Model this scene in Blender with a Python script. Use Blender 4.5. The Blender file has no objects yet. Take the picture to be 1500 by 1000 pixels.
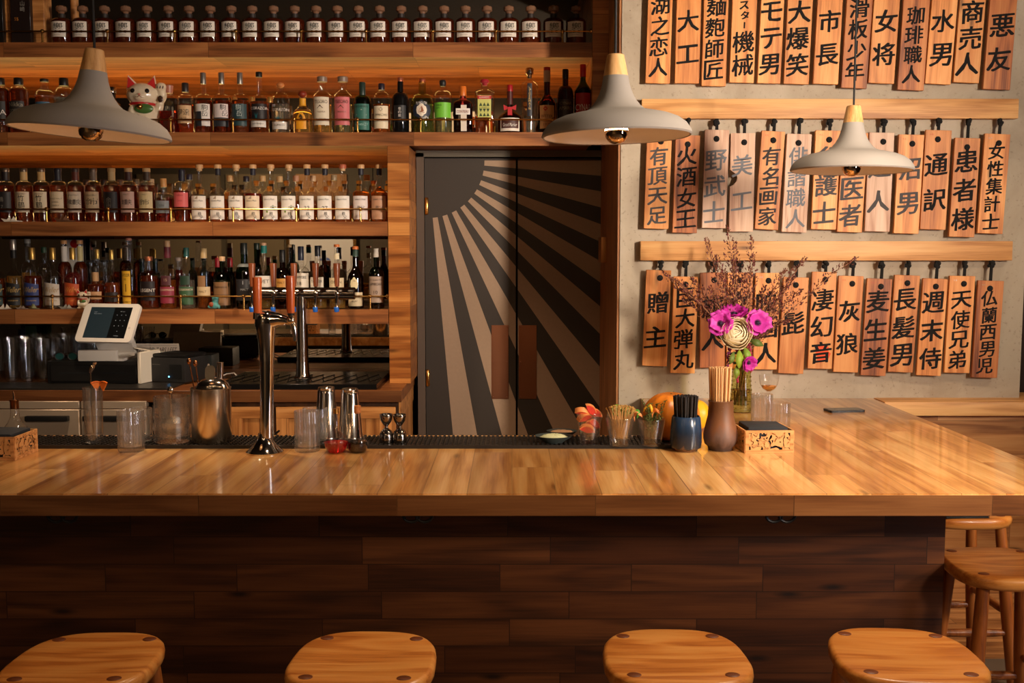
import bpy, bmesh, math, random
from mathutils import Vector, Matrix, noise as mnoise
R = random.Random(7)
PI = math.pi
S = bpy.context.scene
COL = S.collection
# ------------------------------------------------------------------ camera, light, exposure
PITCH = math.radians(4.95)
F = 1500.0
EYE = Vector((0, 0, 1.67))
cam = bpy.data.cameras.new('camera'); cam.sensor_width = 36; cam.lens = 36.0; cam.clip_start = .05
co = bpy.data.objects.new('camera', cam); COL.objects.link(co)
co.location = EYE; co.rotation_euler = (PI/2-PITCH, 0, 0)
S.camera = co
S.view_settings.view_transform = 'Standard'; S.view_settings.look = 'None'
S.view_settings.exposure = 0.0; S.view_settings.gamma = 1.0; S.view_settings.use_curve_mapping = False
S.cycles.transparent_max_bounces = 32; S.cycles.max_bounces = 12; S.cycles.sample_clamp_indirect = 4.0
S.cycles.use_denoising = True
W_ = bpy.data.worlds.new('world'); S.world = W_; W_.use_nodes = True
W_.node_tree.nodes['Background'].inputs[0].default_value = (1.0, .72, .45, 1)
W_.node_tree.nodes['Background'].inputs[1].default_value = .035

def lamp(name, kind, loc, target, power, col=(1, .8, .58), size=.2, size_y=None, angle=None, blend=.5, spread=180):
    l = bpy.data.lights.new(name, kind); l.energy = power; l.color = col
    if kind == 'AREA':
        l.size = size; l.spread = math.radians(spread)
        if size_y: l.shape = 'RECTANGLE'; l.size_y = size_y
    else: l.shadow_soft_size = size
    if kind == 'SPOT': l.spot_size = math.radians(angle); l.spot_blend = blend
    o = bpy.data.objects.new(name, l); COL.objects.link(o); o.location = loc
    o.rotation_euler = (Vector(target)-Vector(loc)).to_track_quat('-Z', 'Y').to_euler()
    return o
# the low key lamp at the right of the room: rakes the plaque wall and the back bar from the right
lamp('key_lamp', 'AREA', (3.05, .75, 2.3), (.3, 5.2, 2.3), 44, (1, .83, .66), .26, .75, spread=66)
# ceiling lamps over the right end of the bar and over the stools
lamp('bar_ceiling_lamp', 'AREA', (1.35, 3.25, 3.25), (1.2, 3.2, 0), 17, (1, .8, .58), .5, spread=110)
lamp('stool_ceiling_lamp', 'SPOT', (1.9, 2.3, 3.25), (.75, 2.5, .66), 125, (1, .74, .45), .12, angle=62, blend=.8)
lamp('room_fill', 'AREA', (-1.0, .4, 3.25), (-1.2, 1.5, 0), 6, (1, .7, .42), 1.2)  # weak added fill for the whole room, stands for no real lamp
lamp('bar_left_fill', 'SPOT', (-.45, 3.5, 3.25), (-.95, 3.42, .95), 72, (1, .72, .46), .08, angle=64, blend=.8)  # added fill that brightens the left part of the counter
lamp('corner_fill', 'SPOT', (3.3, 3.1, 3.2), (2.1, 4.9, .4), 75, (1, .76, .5), .10, angle=60, blend=.8)  # added fill to lift the wainscot in the right corner
lamp('side_fill', 'SPOT', (3.7, 2.1, 1.95), (1.75, 3.6, .5), 130, (1, .76, .5), .10, angle=52, blend=.8)  # free-floating added fill, reaches the stool seat under the bar return
lamp('aisle_fill', 'SPOT', (-1.7, 4.3, 3.25), (-1.3, 4.9, .8), 190, (1, .74, .5), .10, angle=84, blend=.8)  # added fill for the fridges and the back counter
lamp('far_wall_fill', 'SPOT', (-3.2, -1.2, 3.2), (-3.4, -3.6, 1.5), 420, (1, .85, .62), .2, angle=120, blend=.9)  # unseen fill added on the far wall so the mirror reflects something brighter

# ------------------------------------------------------------------ picture-to-place measuring
def ray(px, py):
    a = (px-750)/F; b = (500-py)/F
    return Vector((a, math.cos(PITCH)+b*math.sin(PITCH), -math.sin(PITCH)+b*math.cos(PITCH)))
def W(px, py, Y):
    d = ray(px, py); t = Y/d.y
    return d.x*t, EYE.z+d.z*t
def G(px, py, z):
    d = ray(px, py); t = (z-EYE.z)/d.z
    return d.x*t, d.y*t

# ------------------------------------------------------------------ scene objects
def obj(name, bm, m=None, parent=None, loc=None, smooth=40):
    me = bpy.data.meshes.new(name)
    if isinstance(bm, bmesh.types.BMesh):
        bm.to_mesh(me); bm.free()
    else: me = bm
    if smooth and len(me.polygons):
        me.polygons.foreach_set('use_smooth', [True]*len(me.polygons))
        me.set_sharp_from_angle(angle=math.radians(smooth))
    o = bpy.data.objects.new(name, me); COL.objects.link(o)
    if m: 
        if not me.materials: me.materials.append(m)
    if parent: o.parent = parent
    if loc: o.location = loc
    return o
def inst(name, me, parent=None, loc=None):
    o = bpy.data.objects.new(name, me); COL.objects.link(o)
    if parent: o.parent = parent
    if loc: o.location = loc
    return o
def tag(o, label, cat, group=None, kind=None):
    o['label'] = label; o['category'] = cat
    if group: o['group'] = group
    if kind: o['kind'] = kind
    return o
def thing(name, label, cat, loc=(0, 0, 0), rz=0, group=None):
    o = bpy.data.objects.new(name, None); COL.objects.link(o)
    o.empty_display_size = .05; o.location = loc; o.rotation_euler = (0, 0, rz)
    return tag(o, label, cat, group)
def struct(name, bm, m, smooth=30):
    o = obj(name, bm, m, None, None, smooth); o['kind'] = 'structure'; return o
def kids(o): return [c for c in COL.objects if c.parent == o]
def copy_tree(root, loc, rz=0, label=None, group=None, tree=None):
    r = root.copy(); COL.objects.link(r); r.location = loc; r.rotation_euler = (0, 0, rz)
    if label: r['label'] = label
    if group: r['group'] = group
    for ch, subs in tree:
        c = ch.copy(); COL.objects.link(c); c.parent = r
        for g in subs:
            d = g.copy(); COL.objects.link(d); d.parent = c
    return r
def tree_of(root): return [(c, kids(c)) for c in kids(root)]

# ------------------------------------------------------------------ shapes
def B(): return bmesh.new()
def box(bm, x0, x1, y0, y1, z0, z1, bev=0, seg=2, mtx=None):
    v = bmesh.ops.create_cube(bm, size=1)['verts']
    for q in v:
        q.co = Vector((x0+(q.co.x+.5)*(x1-x0), y0+(q.co.y+.5)*(y1-y0), z0+(q.co.z+.5)*(z1-z0)))
    if bev:
        e = {e for q in v for e in q.link_edges}
        r = bmesh.ops.bevel(bm, geom=list(e), offset=bev, segments=seg, affect='EDGES', profile=.6)
        v = list({q for f in r['faces'] for q in f.verts} | {q for q in v if q.is_valid})
    if mtx is not None:
        for q in v: q.co = mtx @ q.co
    return bm
def one_box(*a, **k): return box(B(), *a, **k)
def lathe(bm, prof, seg=24, n=2.0, d=1.0, flute=0, famp=0, c=(0, 0, 0), mtx=None, cap0=True, cap1=True, rot=0):
    rings = []
    for r, z in prof:
        if r < 1e-6:
            rings.append([bm.verts.new(Vector((c[0], c[1], c[2]+z)))]); continue
        ring = []
        for i in range(seg):
            t = 2*PI*i/seg+rot; cs, sn = math.cos(t), math.sin(t)
            k = 1.0 if n == 2 else 1/((abs(cs)**n+abs(sn)**n)**(1/n))
            if flute: k *= 1+famp*math.cos(flute*t)
            ring.append(bm.verts.new(Vector((c[0]+r*k*cs, c[1]+r*k*sn*d, c[2]+z))))
        rings.append(ring)
    for a, b in zip(rings, rings[1:]):
        for i in range(seg):
            j = (i+1) % seg
            if len(a) == 1 and len(b) == 1: continue
            if len(a) == 1: bm.faces.new((a[0], b[j], b[i]))
            elif len(b) == 1: bm.faces.new((a[i], a[j], b[0]))
            else: bm.faces.new((a[i], a[j], b[j], b[i]))
    if cap0 and len(rings[0]) > 1: bm.faces.new(list(reversed(rings[0])))
    if cap1 and len(rings[-1]) > 1: bm.faces.new(rings[-1])
    if mtx is not None:
        for ring in rings:
            for q in ring: q.co = mtx @ q.co
    return bm
def tube(bm, pts, r, seg=8, cap=True):
    pts = [Vector(p) for p in pts]; n = len(pts)
    rad = r if isinstance(r, (list, tuple)) else [r]*n
    rings = []; up = None
    for i, p in enumerate(pts):
        t = (pts[min(i+1, n-1)]-pts[max(i-1, 0)]).normalized()
        if up is None:
            up = Vector((0, 0, 1)) if abs(t.z) < .9 else Vector((1, 0, 0))
        a = t.cross(up).normalized(); b = a.cross(t).normalized(); up = b
        rings.append([bm.verts.new(p+(a*math.cos(2*PI*k/seg)+b*math.sin(2*PI*k/seg))*rad[i]) for k in range(seg)])
    for a, b in zip(rings, rings[1:]):
        for k in range(seg): bm.faces.new((a[k], a[(k+1) % seg], b[(k+1) % seg], b[k]))
    if cap: bm.faces.new(list(reversed(rings[0]))); bm.faces.new(rings[-1])
    return bm
def prism(bm, poly, z0, z1, mtx=None):
    a = [bm.verts.new(Vector((x, y, z0))) for x, y in poly]; b = [bm.verts.new(Vector((x, y, z1))) for x, y in poly]
    n = len(poly)
    bm.faces.new(list(reversed(a))); bm.faces.new(b)
    for i in range(n): bm.faces.new((a[i], a[(i+1) % n], b[(i+1) % n], b[i]))
    if mtx is not None:
        for q in a+b: q.co = mtx @ q.co
    return bm
def ball(bm, c, r, seg=12, mtx=None):
    rx, ry, rz = (r, r, r) if not isinstance(r, (tuple, list)) else r
    M = Matrix.Translation(Vector(c)) @ (mtx if mtx is not None else Matrix()) @ Matrix.Diagonal((rx, ry, rz, 1))
    bmesh.ops.create_uvsphere(bm, u_segments=seg, v_segments=max(6, seg*2//3), radius=1, matrix=M)
    return bm
def blob(name, balls, m, parent, vox=.006):
    bm = B()
    for b in balls: ball(bm, b[0], b[1], 16, b[2] if len(b) > 2 else None)
    o = obj(name, bm, m, parent)
    md = o.modifiers.new('r', 'REMESH'); md.mode = 'VOXEL'; md.voxel_size = vox; md.use_smooth_shade = True
    sm = o.modifiers.new('s', 'SMOOTH'); sm.iterations = 6; sm.factor = .5
    return o
def look(a, b):
    """matrix that carries +Z onto the segment a-b, origin at a"""
    a, b = Vector(a), Vector(b)
    return Matrix.Translation(a) @ (b-a).to_track_quat('Z', 'Y').to_matrix().to_4x4()

# ------------------------------------------------------------------ lettering
_TX = {}
def glyphs(s):
    if s in _TX: return _TX[s]
    c = bpy.data.curves.new('t', 'FONT'); c.body = s; c.size = 1; c.resolution_u = 2
    o = bpy.data.objects.new('t', c); COL.objects.link(o)
    bpy.context.view_layer.update()
    me = bpy.data.meshes.new_from_object(o.evaluated_get(bpy.context.evaluated_depsgraph_get()))
    vs = [(v.co.x, v.co.y) for v in me.vertices]; fs = [tuple(p.vertices) for p in me.polygons]
    bpy.data.objects.remove(o); bpy.data.curves.remove(c); bpy.data.meshes.remove(me)
    if vs:
        x0, x1 = min(v[0] for v in vs), max(v[0] for v in vs); y0, y1 = min(v[1] for v in vs), max(v[1] for v in vs)
        vs = [(x-(x0+x1)/2, y-(y0+y1)/2) for x, y in vs]
        _TX[s] = (vs, fs, x1-x0, y1-y0)
    else: _TX[s] = ([], [], 1, 1)
    return _TX[s]
def letter(bm, s, cx, cz, h, fn, wid=None, shear=0, bold=0, italic=0):
    """adds string s, h high (wid wide) round (cx, cz), each point carried to the surface by fn(x, z, k)"""
    vs, fs, w0, h0 = glyphs(s)
    if not vs: return bm
    ky = h/h0; kx = wid/w0 if wid else ky
    sh = [(0, 0)] if not bold else [(-bold, -bold*.5), (bold, -bold*.5), (-bold, bold*.5), (bold, bold*.5)]
    for k, (dx, dz) in enumerate(sh):
        vv = []
        for x, y in vs:
            X = cx+x*kx+dx+italic*y*ky; Z = cz+y*ky+dz+shear*x*kx
            vv.append(bm.verts.new(fn(X, Z, k)))
        for f in fs:
            try: bm.faces.new([vv[i] for i in f])
            except ValueError: pass
    return bm
# ------------------------------------------------------------------ materials
def nt(name):
    m = bpy.data.materials.new(name); m.use_nodes = True
    t = m.node_tree; t.nodes.clear()
    return m, t, t.nodes.new('ShaderNodeOutputMaterial')
def N(t, kind, **kw):
    n = t.nodes.new('ShaderNode'+kind)
    for k, v in kw.items():
        if k[0] == '_': setattr(n, k[1:], v)
        else:
            key = int(k[1:]) if k[0] == 'i' and k[1:].isdigit() else k.replace('_', ' ')
            s = n.inputs[key]
            if isinstance(v, bpy.types.NodeSocket): t.links.new(v, s)
            else: s.default_value = v
    return n
def math_(t, op, a, b=0.0, c=None):
    n = N(t, 'Math', _operation=op, i0=a, i1=b)
    if c is not None: n.inputs[2].default_value = c
    return n.outputs[0]
def ramp(t, fac, stops):
    n = t.nodes.new('ShaderNodeValToRGB'); t.links.new(fac, n.inputs[0])
    e = n.color_ramp.elements
    while len(e) < len(stops): e.new(.5)
    for q, (p, c) in zip(e, stops): q.position = p; q.color = (*c, 1)
    return n.outputs[0]
def mixc(t, fac, a, b, mode='MIX'):
    n = t.nodes.new('ShaderNodeMix'); n.data_type = 'RGBA'; n.blend_type = mode
    for i, v in ((0, fac), (6, a), (7, b)):
        if isinstance(v, bpy.types.NodeSocket): t.links.new(v, n.inputs[i])
        elif i == 0: n.inputs[0].default_value = v
        else: n.inputs[i].default_value = (*v, 1)
    return n.outputs[2]
def L(*c):
    return tuple(((x/255+.055)/1.055)**2.4 if x > 10 else x/255/12.92 for x in c)
_M = {}
def M(col, rough=.5, metal=0.0, spec=.5, coat=0.0, trans=0.0, ior=1.45, emit=0.0, noise=0.0, nscale=30, name=None):
    """plain surface colour given as sRGB 0-255"""
    key = (col, rough, metal, spec, coat, trans, ior, emit, noise, nscale)
    if key in _M: return _M[key]
    m, t, o = nt(name or 'surface')
    c = L(*col)
    b = N(t, 'BsdfPrincipled', Roughness=rough, Metallic=metal, IOR=ior)
    b.inputs['Base Color'].default_value = (*c, 1)
    b.inputs['Specular IOR Level'].default_value = spec
    b.inputs['Coat Weight'].default_value = coat; b.inputs['Coat Roughness'].default_value = .08
    b.inputs['Transmission Weight'].default_value = trans
    tc = N(t, 'TexCoord')
    nz = N(t, 'TexNoise', Vector=tc.outputs['Object'], Scale=float(nscale), Detail=4.0)
    if noise:
        t.links.new(mixc(t, nz.outputs['Fac'], tuple(max(0, x*(1-noise)) for x in c), tuple(min(1, x*(1+noise)) for x in c)), b.inputs['Base Color'])
    else:
        rr = N(t, 'MapRange', i0=nz.outputs['Fac'], i3=max(0, rough*.85), i4=min(1, rough*1.15+.01))
        t.links.new(rr.outputs[0], b.inputs['Roughness'])
    if emit:
        b.inputs['Emission Color'].default_value = (*c, 1); b.inputs['Emission Strength'].default_value = emit
    t.links.new(b.outputs[0], o.inputs[0]); _M[key] = m
    return m
def wood(name, dark, mid, light, axes='xyz', plank=None, rough=.45, coat=0.0, scale=1.0, vary=.35, seam=.6, knots=.5, spec=.4, ringn=26, croug=.1):
    """axes: which object axes run along the grain, across it, and through it; plank=(length, width)"""
    m, t, o = nt(name)
    tc = N(t, 'TexCoord'); oi = N(t, 'ObjectInfo')
    sp = N(t, 'SeparateXYZ', i0=tc.outputs['Object'])
    a = [sp.outputs['xyz'.index(k)] for k in axes]
    v = N(t, 'CombineXYZ', i0=a[0], i1=a[1], i2=a[2]).outputs[0]
    rnd = math_(t, 'MULTIPLY', oi.outputs['Random'], 37.0)
    tint = oi.outputs['Random']; fac = None
    if plank:
        rw = math_(t, 'FLOOR', math_(t, 'DIVIDE', a[1], plank[1]))
        wn = N(t, 'TexWhiteNoise', _noise_dimensions='1D', W=rw).outputs['Value']
        vb = N(t, 'CombineXYZ', i0=math_(t, 'ADD', a[0], math_(t, 'MULTIPLY', wn, plank[0]*3.1)), i1=a[1], i2=0.0).outputs[0]
        bk = N(t, 'TexBrick', Vector=vb, Scale=1.0, Mortar_Size=.0016, Mortar_Smooth=.3, Bias=0.0, Brick_Width=plank[0], Row_Height=plank[1], _offset=.0, _offset_frequency=2, _squash=.7, _squash_frequency=3)
        bk.inputs['Color1'].default_value = (0, 0, 0, 1); bk.inputs['Color2'].default_value = (1, 1, 1, 1); bk.inputs['Mortar'].default_value = (.5, .5, .5, 1)
        tint = N(t, 'SeparateColor', i0=bk.outputs['Color']).outputs[0]; fac = bk.outputs['Fac']
        rnd = math_(t, 'ADD', rnd, math_(t, 'MULTIPLY', tint, 61.0))
    off = N(t, 'CombineXYZ', i0=rnd, i1=math_(t, 'MULTIPLY', rnd, .73), i2=rnd).outputs[0]
    vo = N(t, 'VectorMath', _operation='ADD', i0=v, i1=off).outputs[0]
    def sc(x, y): return N(t, 'VectorMath', _operation='MULTIPLY', i0=vo, i1=(x*scale, y*scale, y*scale)).outputs[0]
    big = N(t, 'TexNoise', Vector=sc(.9, 7.5), Scale=1.0, Detail=2.0, Distortion=.3).outputs['Fac']
    ring = math_(t, 'MULTIPLY_ADD', math_(t, 'SINE', math_(t, 'MULTIPLY', big, float(ringn))), .5, .5)
    fib = N(t, 'TexNoise', Vector=sc(6, 170), Scale=1.0, Detail=4.0).outputs['Fac']
    mid_n = N(t, 'TexNoise', Vector=sc(1.6, 30), Scale=1.0, Detail=6.0, Distortion=.7).outputs['Fac']
    g = math_(t, 'ADD', math_(t, 'MULTIPLY', ring, .26), math_(t, 'ADD', math_(t, 'MULTIPLY', fib, .36), math_(t, 'MULTIPLY', mid_n, .52)))
    c = ramp(t, g, [(.32, dark), (.55, mid), (.80, light)])
    vf = math_(t, 'MULTIPLY_ADD', tint, vary*1.2, 1-vary*.6)
    gray = N(t, 'CombineXYZ', i0=vf, i1=math_(t, 'POWER', vf, 1.25), i2=math_(t, 'POWER', vf, 1.6)).outputs[0]
    c = mixc(t, 1.0, c, gray, 'MULTIPLY')
    if knots:
        vk = N(t, 'TexVoronoi', _voronoi_dimensions='2D', Vector=sc(1.2, 4.6), Scale=1.3, Randomness=1.0)
        kk = N(t, 'MapRange', i0=vk.outputs['Distance'], i1=.02, i2=.09, i3=knots, i4=0.0).outputs[0]
        pick = math_(t, 'GREATER_THAN', N(t, 'SeparateColor', i0=vk.outputs['Color']).outputs[0], .62)
        c = mixc(t, math_(t, 'MULTIPLY', kk, pick), c, tuple(x*.16 for x in dark))
    if fac is not None: c = mixc(t, math_(t, 'MULTIPLY', fac, seam), c, tuple(x*.25 for x in dark))
    b = N(t, 'BsdfPrincipled', Roughness=rough)
    b.inputs['Specular IOR Level'].default_value = spec
    b.inputs['Coat Weight'].default_value = coat; b.inputs['Coat Roughness'].default_value = croug
    t.links.new(c, b.inputs['Base Color'])
    bp = N(t, 'Bump', Strength=.12, Distance=.002, Height=g); t.links.new(bp.outputs[0], b.inputs['Normal'])
    t.links.new(b.outputs[0], o.inputs[0])
    return m
def thin_glass(name, col=(1, 1, 1), edge=(.72, .71, .69), rough=.015, ior=1.85, milk=0.0, refr=0.0):
    m, t, o = nt(name)
    lw = N(t, 'LayerWeight', Blend=.5)
    f3 = math_(t, 'POWER', lw.outputs['Facing'], 4.0)
    tr = N(t, 'BsdfTransparent'); t.links.new(mixc(t, f3, col, edge), tr.inputs[0])
    gl = N(t, 'BsdfGlossy', Roughness=rough)
    fr = math_(t, 'MULTIPLY_ADD', math_(t, 'POWER', lw.outputs['Facing'], 4.5), .75, ((ior-1)/(ior+1))**2)
    mx = N(t, 'MixShader', i0=fr, i1=tr.outputs[0], i2=gl.outputs[0])
    if milk:
        df = N(t, 'BsdfTranslucent'); df.inputs[0].default_value = (1, .97, .93, 1)
        mx = N(t, 'MixShader', i0=milk, i1=mx.outputs[0], i2=df.outputs[0])
        g = N(t, 'BsdfGlass', Roughness=0.0, IOR=1.3)
        mx = N(t, 'MixShader', i0=refr, i1=mx.outputs[0], i2=g.outputs[0])
    t.links.new(mx.outputs[0], o.inputs[0]); return m
def heavy_glass(name, col=(1, 1, 1), fac=.55, rough=.0):
    m, t, o = nt(name)
    tr = N(t, 'BsdfTransparent'); tr.inputs[0].default_value = (*col, 1)
    g = N(t, 'BsdfGlass', Roughness=rough, IOR=1.47); g.inputs[0].default_value = (*col, 1)
    mx = N(t, 'MixShader', i0=fac, i1=tr.outputs[0], i2=g.outputs[0])
    t.links.new(mx.outputs[0], o.inputs[0]); return m
def liquid(name, col, tr=.85, rough=0.0):
    m, t, o = nt(name)
    b = N(t, 'BsdfPrincipled', Roughness=rough, IOR=1.34); b.inputs['Base Color'].default_value = (*col, 1); b.inputs['Transmission Weight'].default_value = tr
    t.links.new(b.outputs[0], o.inputs[0]); return m

TOPW = wood('bar_top_wood', L(166, 104, 50), L(216, 156, 88), L(234, 184, 118), 'yxz', (1.3, .135), rough=.3, coat=.8, vary=.34, seam=.5, knots=.6, ringn=20, croug=.09)
EDGEW = wood('bar_edge_wood', L(92, 52, 25), L(132, 82, 43), L(154, 101, 57), 'xzy', (.85, 2.0), rough=.35, coat=.2, vary=.3, seam=.5, knots=.3)
PANELW = wood('bar_front_wood', L(54, 25, 7), L(86, 44, 16), L(106, 58, 24), 'xzy', (.62, .0925), rough=.5, vary=.7, seam=.8, knots=.9)
SHELFW = wood('shelf_wood', L(96, 54, 26), L(144, 86, 45), L(168, 108, 60), 'xyz', (1.1, .4), rough=.42, vary=.3, seam=.6, knots=.7)
BLOCKW = wood('stacked_block_wood', L(118, 64, 24), L(170, 102, 46), L(196, 130, 66), 'xzy', (1.5, .098), rough=.35, vary=.45, seam=.5, knots=.7)
CABW = wood('cabinet_wood', L(140, 84, 40), L(192, 128, 70), L(212, 152, 92), 'zxy', (1.5, .07), rough=.4, vary=.4, seam=.5, knots=.3)
CABX = wood('cabinet_rail_wood', L(140, 84, 40), L(192, 128, 70), L(212, 152, 92), 'xzy', None, rough=.4, vary=.2, knots=.3)
WAINW = wood('wainscot_wood', L(150, 92, 48), L(204, 142, 82), L(220, 164, 104), 'xzy', (1.6, .17), rough=.42, vary=.3, seam=.6, knots=.9, ringn=30)
RAILW = wood('mounting_rail_wood', L(176, 116, 62), L(218, 160, 98), L(232, 182, 120), 'xzy', None, rough=.5, vary=.2, knots=.7, ringn=22)
PLAQW = wood('plaque_wood', L(168, 94, 40), L(216, 138, 70), L(232, 164, 96), 'zxy', None, rough=.5, vary=.3, knots=.7, ringn=24)
PLAQD = wood('dark_plaque_wood', L(110, 54, 22), L(190, 110, 54), L(212, 138, 74), 'zxy', None, rough=.5, vary=.25, knots=1.0, ringn=24)
PLAQP = wood('weathered_plaque_wood', L(176, 128, 104), L(216, 178, 152), L(228, 196, 172), 'zxy', None, rough=.6, vary=.15, knots=.6, ringn=34)
SEATW = wood('seat_oak', L(168, 92, 34), L(206, 128, 56), L(222, 152, 78), 'xyz', None, rough=.33, coat=.15, vary=.2, knots=0, ringn=30, scale=1.5)
LEGW = wood('leg_oak', L(110, 56, 22), L(168, 94, 40), L(190, 118, 58), 'zxy', None, rough=.35, coat=.15, vary=.2, knots=0)
DARKW = wood('dark_wood', L(40, 22, 10), L(70, 40, 20), L(90, 54, 28), 'zxy', None, rough=.5, vary=.2, knots=.3)
FLOORW = wood('floor_wood', L(120, 74, 40), L(172, 116, 66), L(190, 136, 84), 'xyz', (.7, .07), rough=.5, vary=.4, seam=.8, knots=.2)
LAMPW = wood('lamp_neck_wood', L(176, 120, 66), L(214, 160, 100), L(228, 180, 122), 'zxy', None, rough=.5, vary=.1, knots=0, scale=2)
WALNUT = wood('tap_walnut', L(84, 40, 22), L(130, 68, 40), L(154, 88, 54), 'zxy', None, rough=.3, vary=.1, knots=0, scale=2)
CHERRY = wood('tap_cherry', L(140, 58, 22), L(186, 86, 38), L(206, 104, 50), 'zxy', None, rough=.3, coat=.2, vary=.1, knots=0, scale=2)
BOXW = wood('fretwork_wood', L(170, 108, 56), L(214, 152, 90), L(228, 172, 110), 'xzy', None, rough=.45, vary=.1, knots=0, scale=3)

def concrete():
    m, t, o = nt('raw_concrete')
    tc = N(t, 'TexCoord').outputs['Object']
    n1 = N(t, 'TexNoise', Vector=tc, Scale=1.6, Detail=8.0, Roughness=.62, Distortion=.6).outputs['Fac']
    n2 = N(t, 'TexNoise', Vector=tc, Scale=14.0, Detail=6.0).outputs['Fac']
    c = ramp(t, n1, [(.3, L(152, 136, 116)), (.5, L(178, 164, 144)), (.72, L(194, 181, 162))])
    c = mixc(t, N(t, 'MapRange', i0=n2, i1=.3, i2=.7, i3=0.0, i4=.35).outputs[0], c, L(170, 152, 130))
    vo = N(t, 'TexVoronoi', Vector=tc, Scale=42.0)
    pit = N(t, 'MapRange', i0=vo.outputs['Distance'], i1=.05, i2=.16, i3=1.0, i4=0.0).outputs[0]
    pk = math_(t, 'GREATER_THAN', N(t, 'SeparateColor', i0=vo.outputs['Color']).outputs[0], .72)
    pit = math_(t, 'MULTIPLY', math_(t, 'MULTIPLY', pit, pk), math_(t, 'GREATER_THAN', N(t, 'TexNoise', Vector=tc, Scale=4.0).outputs['Fac'], .5))
    c = mixc(t, math_(t, 'MULTIPLY', pit, .7), c, L(84, 70, 56))
    sk = N(t, 'TexNoise', Vector=tc, Scale=70.0, Detail=3.0).outputs['Fac']
    c = mixc(t, N(t, 'MapRange', i0=sk, i1=.62, i2=.72, i3=0.0, i4=.45).outputs[0], c, L(120, 104, 86))
    st = N(t, 'TexNoise', Vector=N(t, 'VectorMath', _operation='MULTIPLY', i0=tc, i1=(5, 5, 1.2)).outputs[0], Scale=1.0, Detail=5.0).outputs['Fac']
    c = mixc(t, N(t, 'MapRange', i0=st, i1=.55, i2=.75, i3=0.0, i4=.3).outputs[0], c, L(226, 214, 196))
    b = N(t, 'BsdfPrincipled', Roughness=.8); t.links.new(c, b.inputs['Base Color'])
    h = math_(t, 'SUBTRACT', n2, pit)
    t.links.new(N(t, 'Bump', Strength=.25, Distance=.004, Height=h).outputs[0], b.inputs['Normal'])
    t.links.new(b.outputs[0], o.inputs[0]); return m
CONC = concrete()
def sunray():
    m, t, o = nt('sunray_door_paint')
    s = N(t, 'SeparateXYZ', i0=N(t, 'TexCoord').outputs['Object'])
    x, z = s.outputs[0], math_(t, 'MULTIPLY', s.outputs[2], -1.0)
    ang = math_(t, 'MULTIPLY', math_(t, 'ARCTAN2', x, z), 180/PI)
    ray_ = math_(t, 'GREATER_THAN', math_(t, 'PINGPONG', math_(t, 'ADD', ang, .0), 10.0), 5.0)
    ray_ = math_(t, 'GREATER_THAN', math_(t, 'MODULO', ang, 10.0), 5.0)
    rad = math_(t, 'SQRT', math_(t, 'ADD', math_(t, 'MULTIPLY', x, x), math_(t, 'MULTIPLY', z, z)))
    f = math_(t, 'MULTIPLY', ray_, math_(t, 'GREATER_THAN', rad, .332))
    c = mixc(t, f, L(52, 43, 36), L(172, 143, 117))
    nz = N(t, 'TexNoise', Vector=N(t, 'TexCoord').outputs['Object'], Scale=60.0, Detail=3.0)
    c = mixc(t, math_(t, 'MULTIPLY', nz.outputs['Fac'], .2), c, L(70, 58, 48))
    b = N(t, 'BsdfPrincipled', Roughness=.55); t.links.new(c, b.inputs['Base Color']); t.links.new(b.outputs[0], o.inputs[0]); return m
RAYS = sunray()
def fret():
    """wood sheet sawn through with scrolling leaf openings"""
    m, t, o = nt('sawn_fretwork')
    tc = N(t, 'TexCoord').outputs['Object']
    v = N(t, 'VectorMath', _operation='MULTIPLY', i0=tc, i1=(1, 1, 1)).outputs[0]
    d = N(t, 'TexNoise', Vector=v, Scale=38.0, Detail=0.0)
    vv = N(t, 'VectorMath', _operation='MULTIPLY_ADD', i0=d.outputs['Color'], i1=(.05, .05, .05), i2=v).outputs[0]
    n = N(t, 'TexNoise', Vector=vv, Scale=26.0, Detail=0.0, Distortion=1.1).outputs['Fac']
    hole = math_(t, 'GREATER_THAN', math_(t, 'SINE', math_(t, 'MULTIPLY', n, 24.0)), .25)
    b = N(t, 'BsdfPrincipled', Roughness=.5); b.inputs['Base Color'].default_value = (*L(222, 162, 98), 1)
    tr = N(t, 'BsdfTransparent')
    mx = N(t, 'MixShader', i0=hole, i1=b.outputs[0], i2=tr.outputs[0]); t.links.new(mx.outputs[0], o.inputs[0]); return m
FRET = fret()
def pottery(name, stops, z0, z1, rough):
    m, t, o = nt(name)
    tc = N(t, 'TexCoord').outputs['Object']
    z = N(t, 'SeparateXYZ', i0=tc).outputs[2]
    nz = N(t, 'TexNoise', Vector=N(t, 'VectorMath', _operation='MULTIPLY', i0=tc, i1=(1, 1, .35)).outputs[0], Scale=34.0, Detail=4.0).outputs['Fac']
    f = math_(t, 'ADD', N(t, 'MapRange', i0=z, i1=z0, i2=z1).outputs[0], math_(t, 'MULTIPLY_ADD', nz, .7, -.35))
    c = ramp(t, f, stops)
    sp = math_(t, 'GREATER_THAN', N(t, 'TexNoise', Vector=tc, Scale=260.0).outputs['Fac'], .74)
    c = mixc(t, math_(t, 'MULTIPLY', sp, .5), c, L(190, 170, 140))
    b = N(t, 'BsdfPrincipled', Roughness=rough); t.links.new(c, b.inputs['Base Color']); t.links.new(b.outputs[0], o.inputs[0]); return m
BLUEP = pottery('blue_glaze', [(0, L(120, 86, 60)), (.1, L(44, 46, 52)), (.55, L(34, 44, 60)), (1, L(40, 60, 88))], .0, .11, .18)
BROWNP = pottery('brown_stoneware', [(0, L(70, 52, 44)), (.3, L(112, 86, 76)), (.6, L(126, 80, 50)), (1, L(104, 66, 38))], .0, .16, .5)
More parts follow.
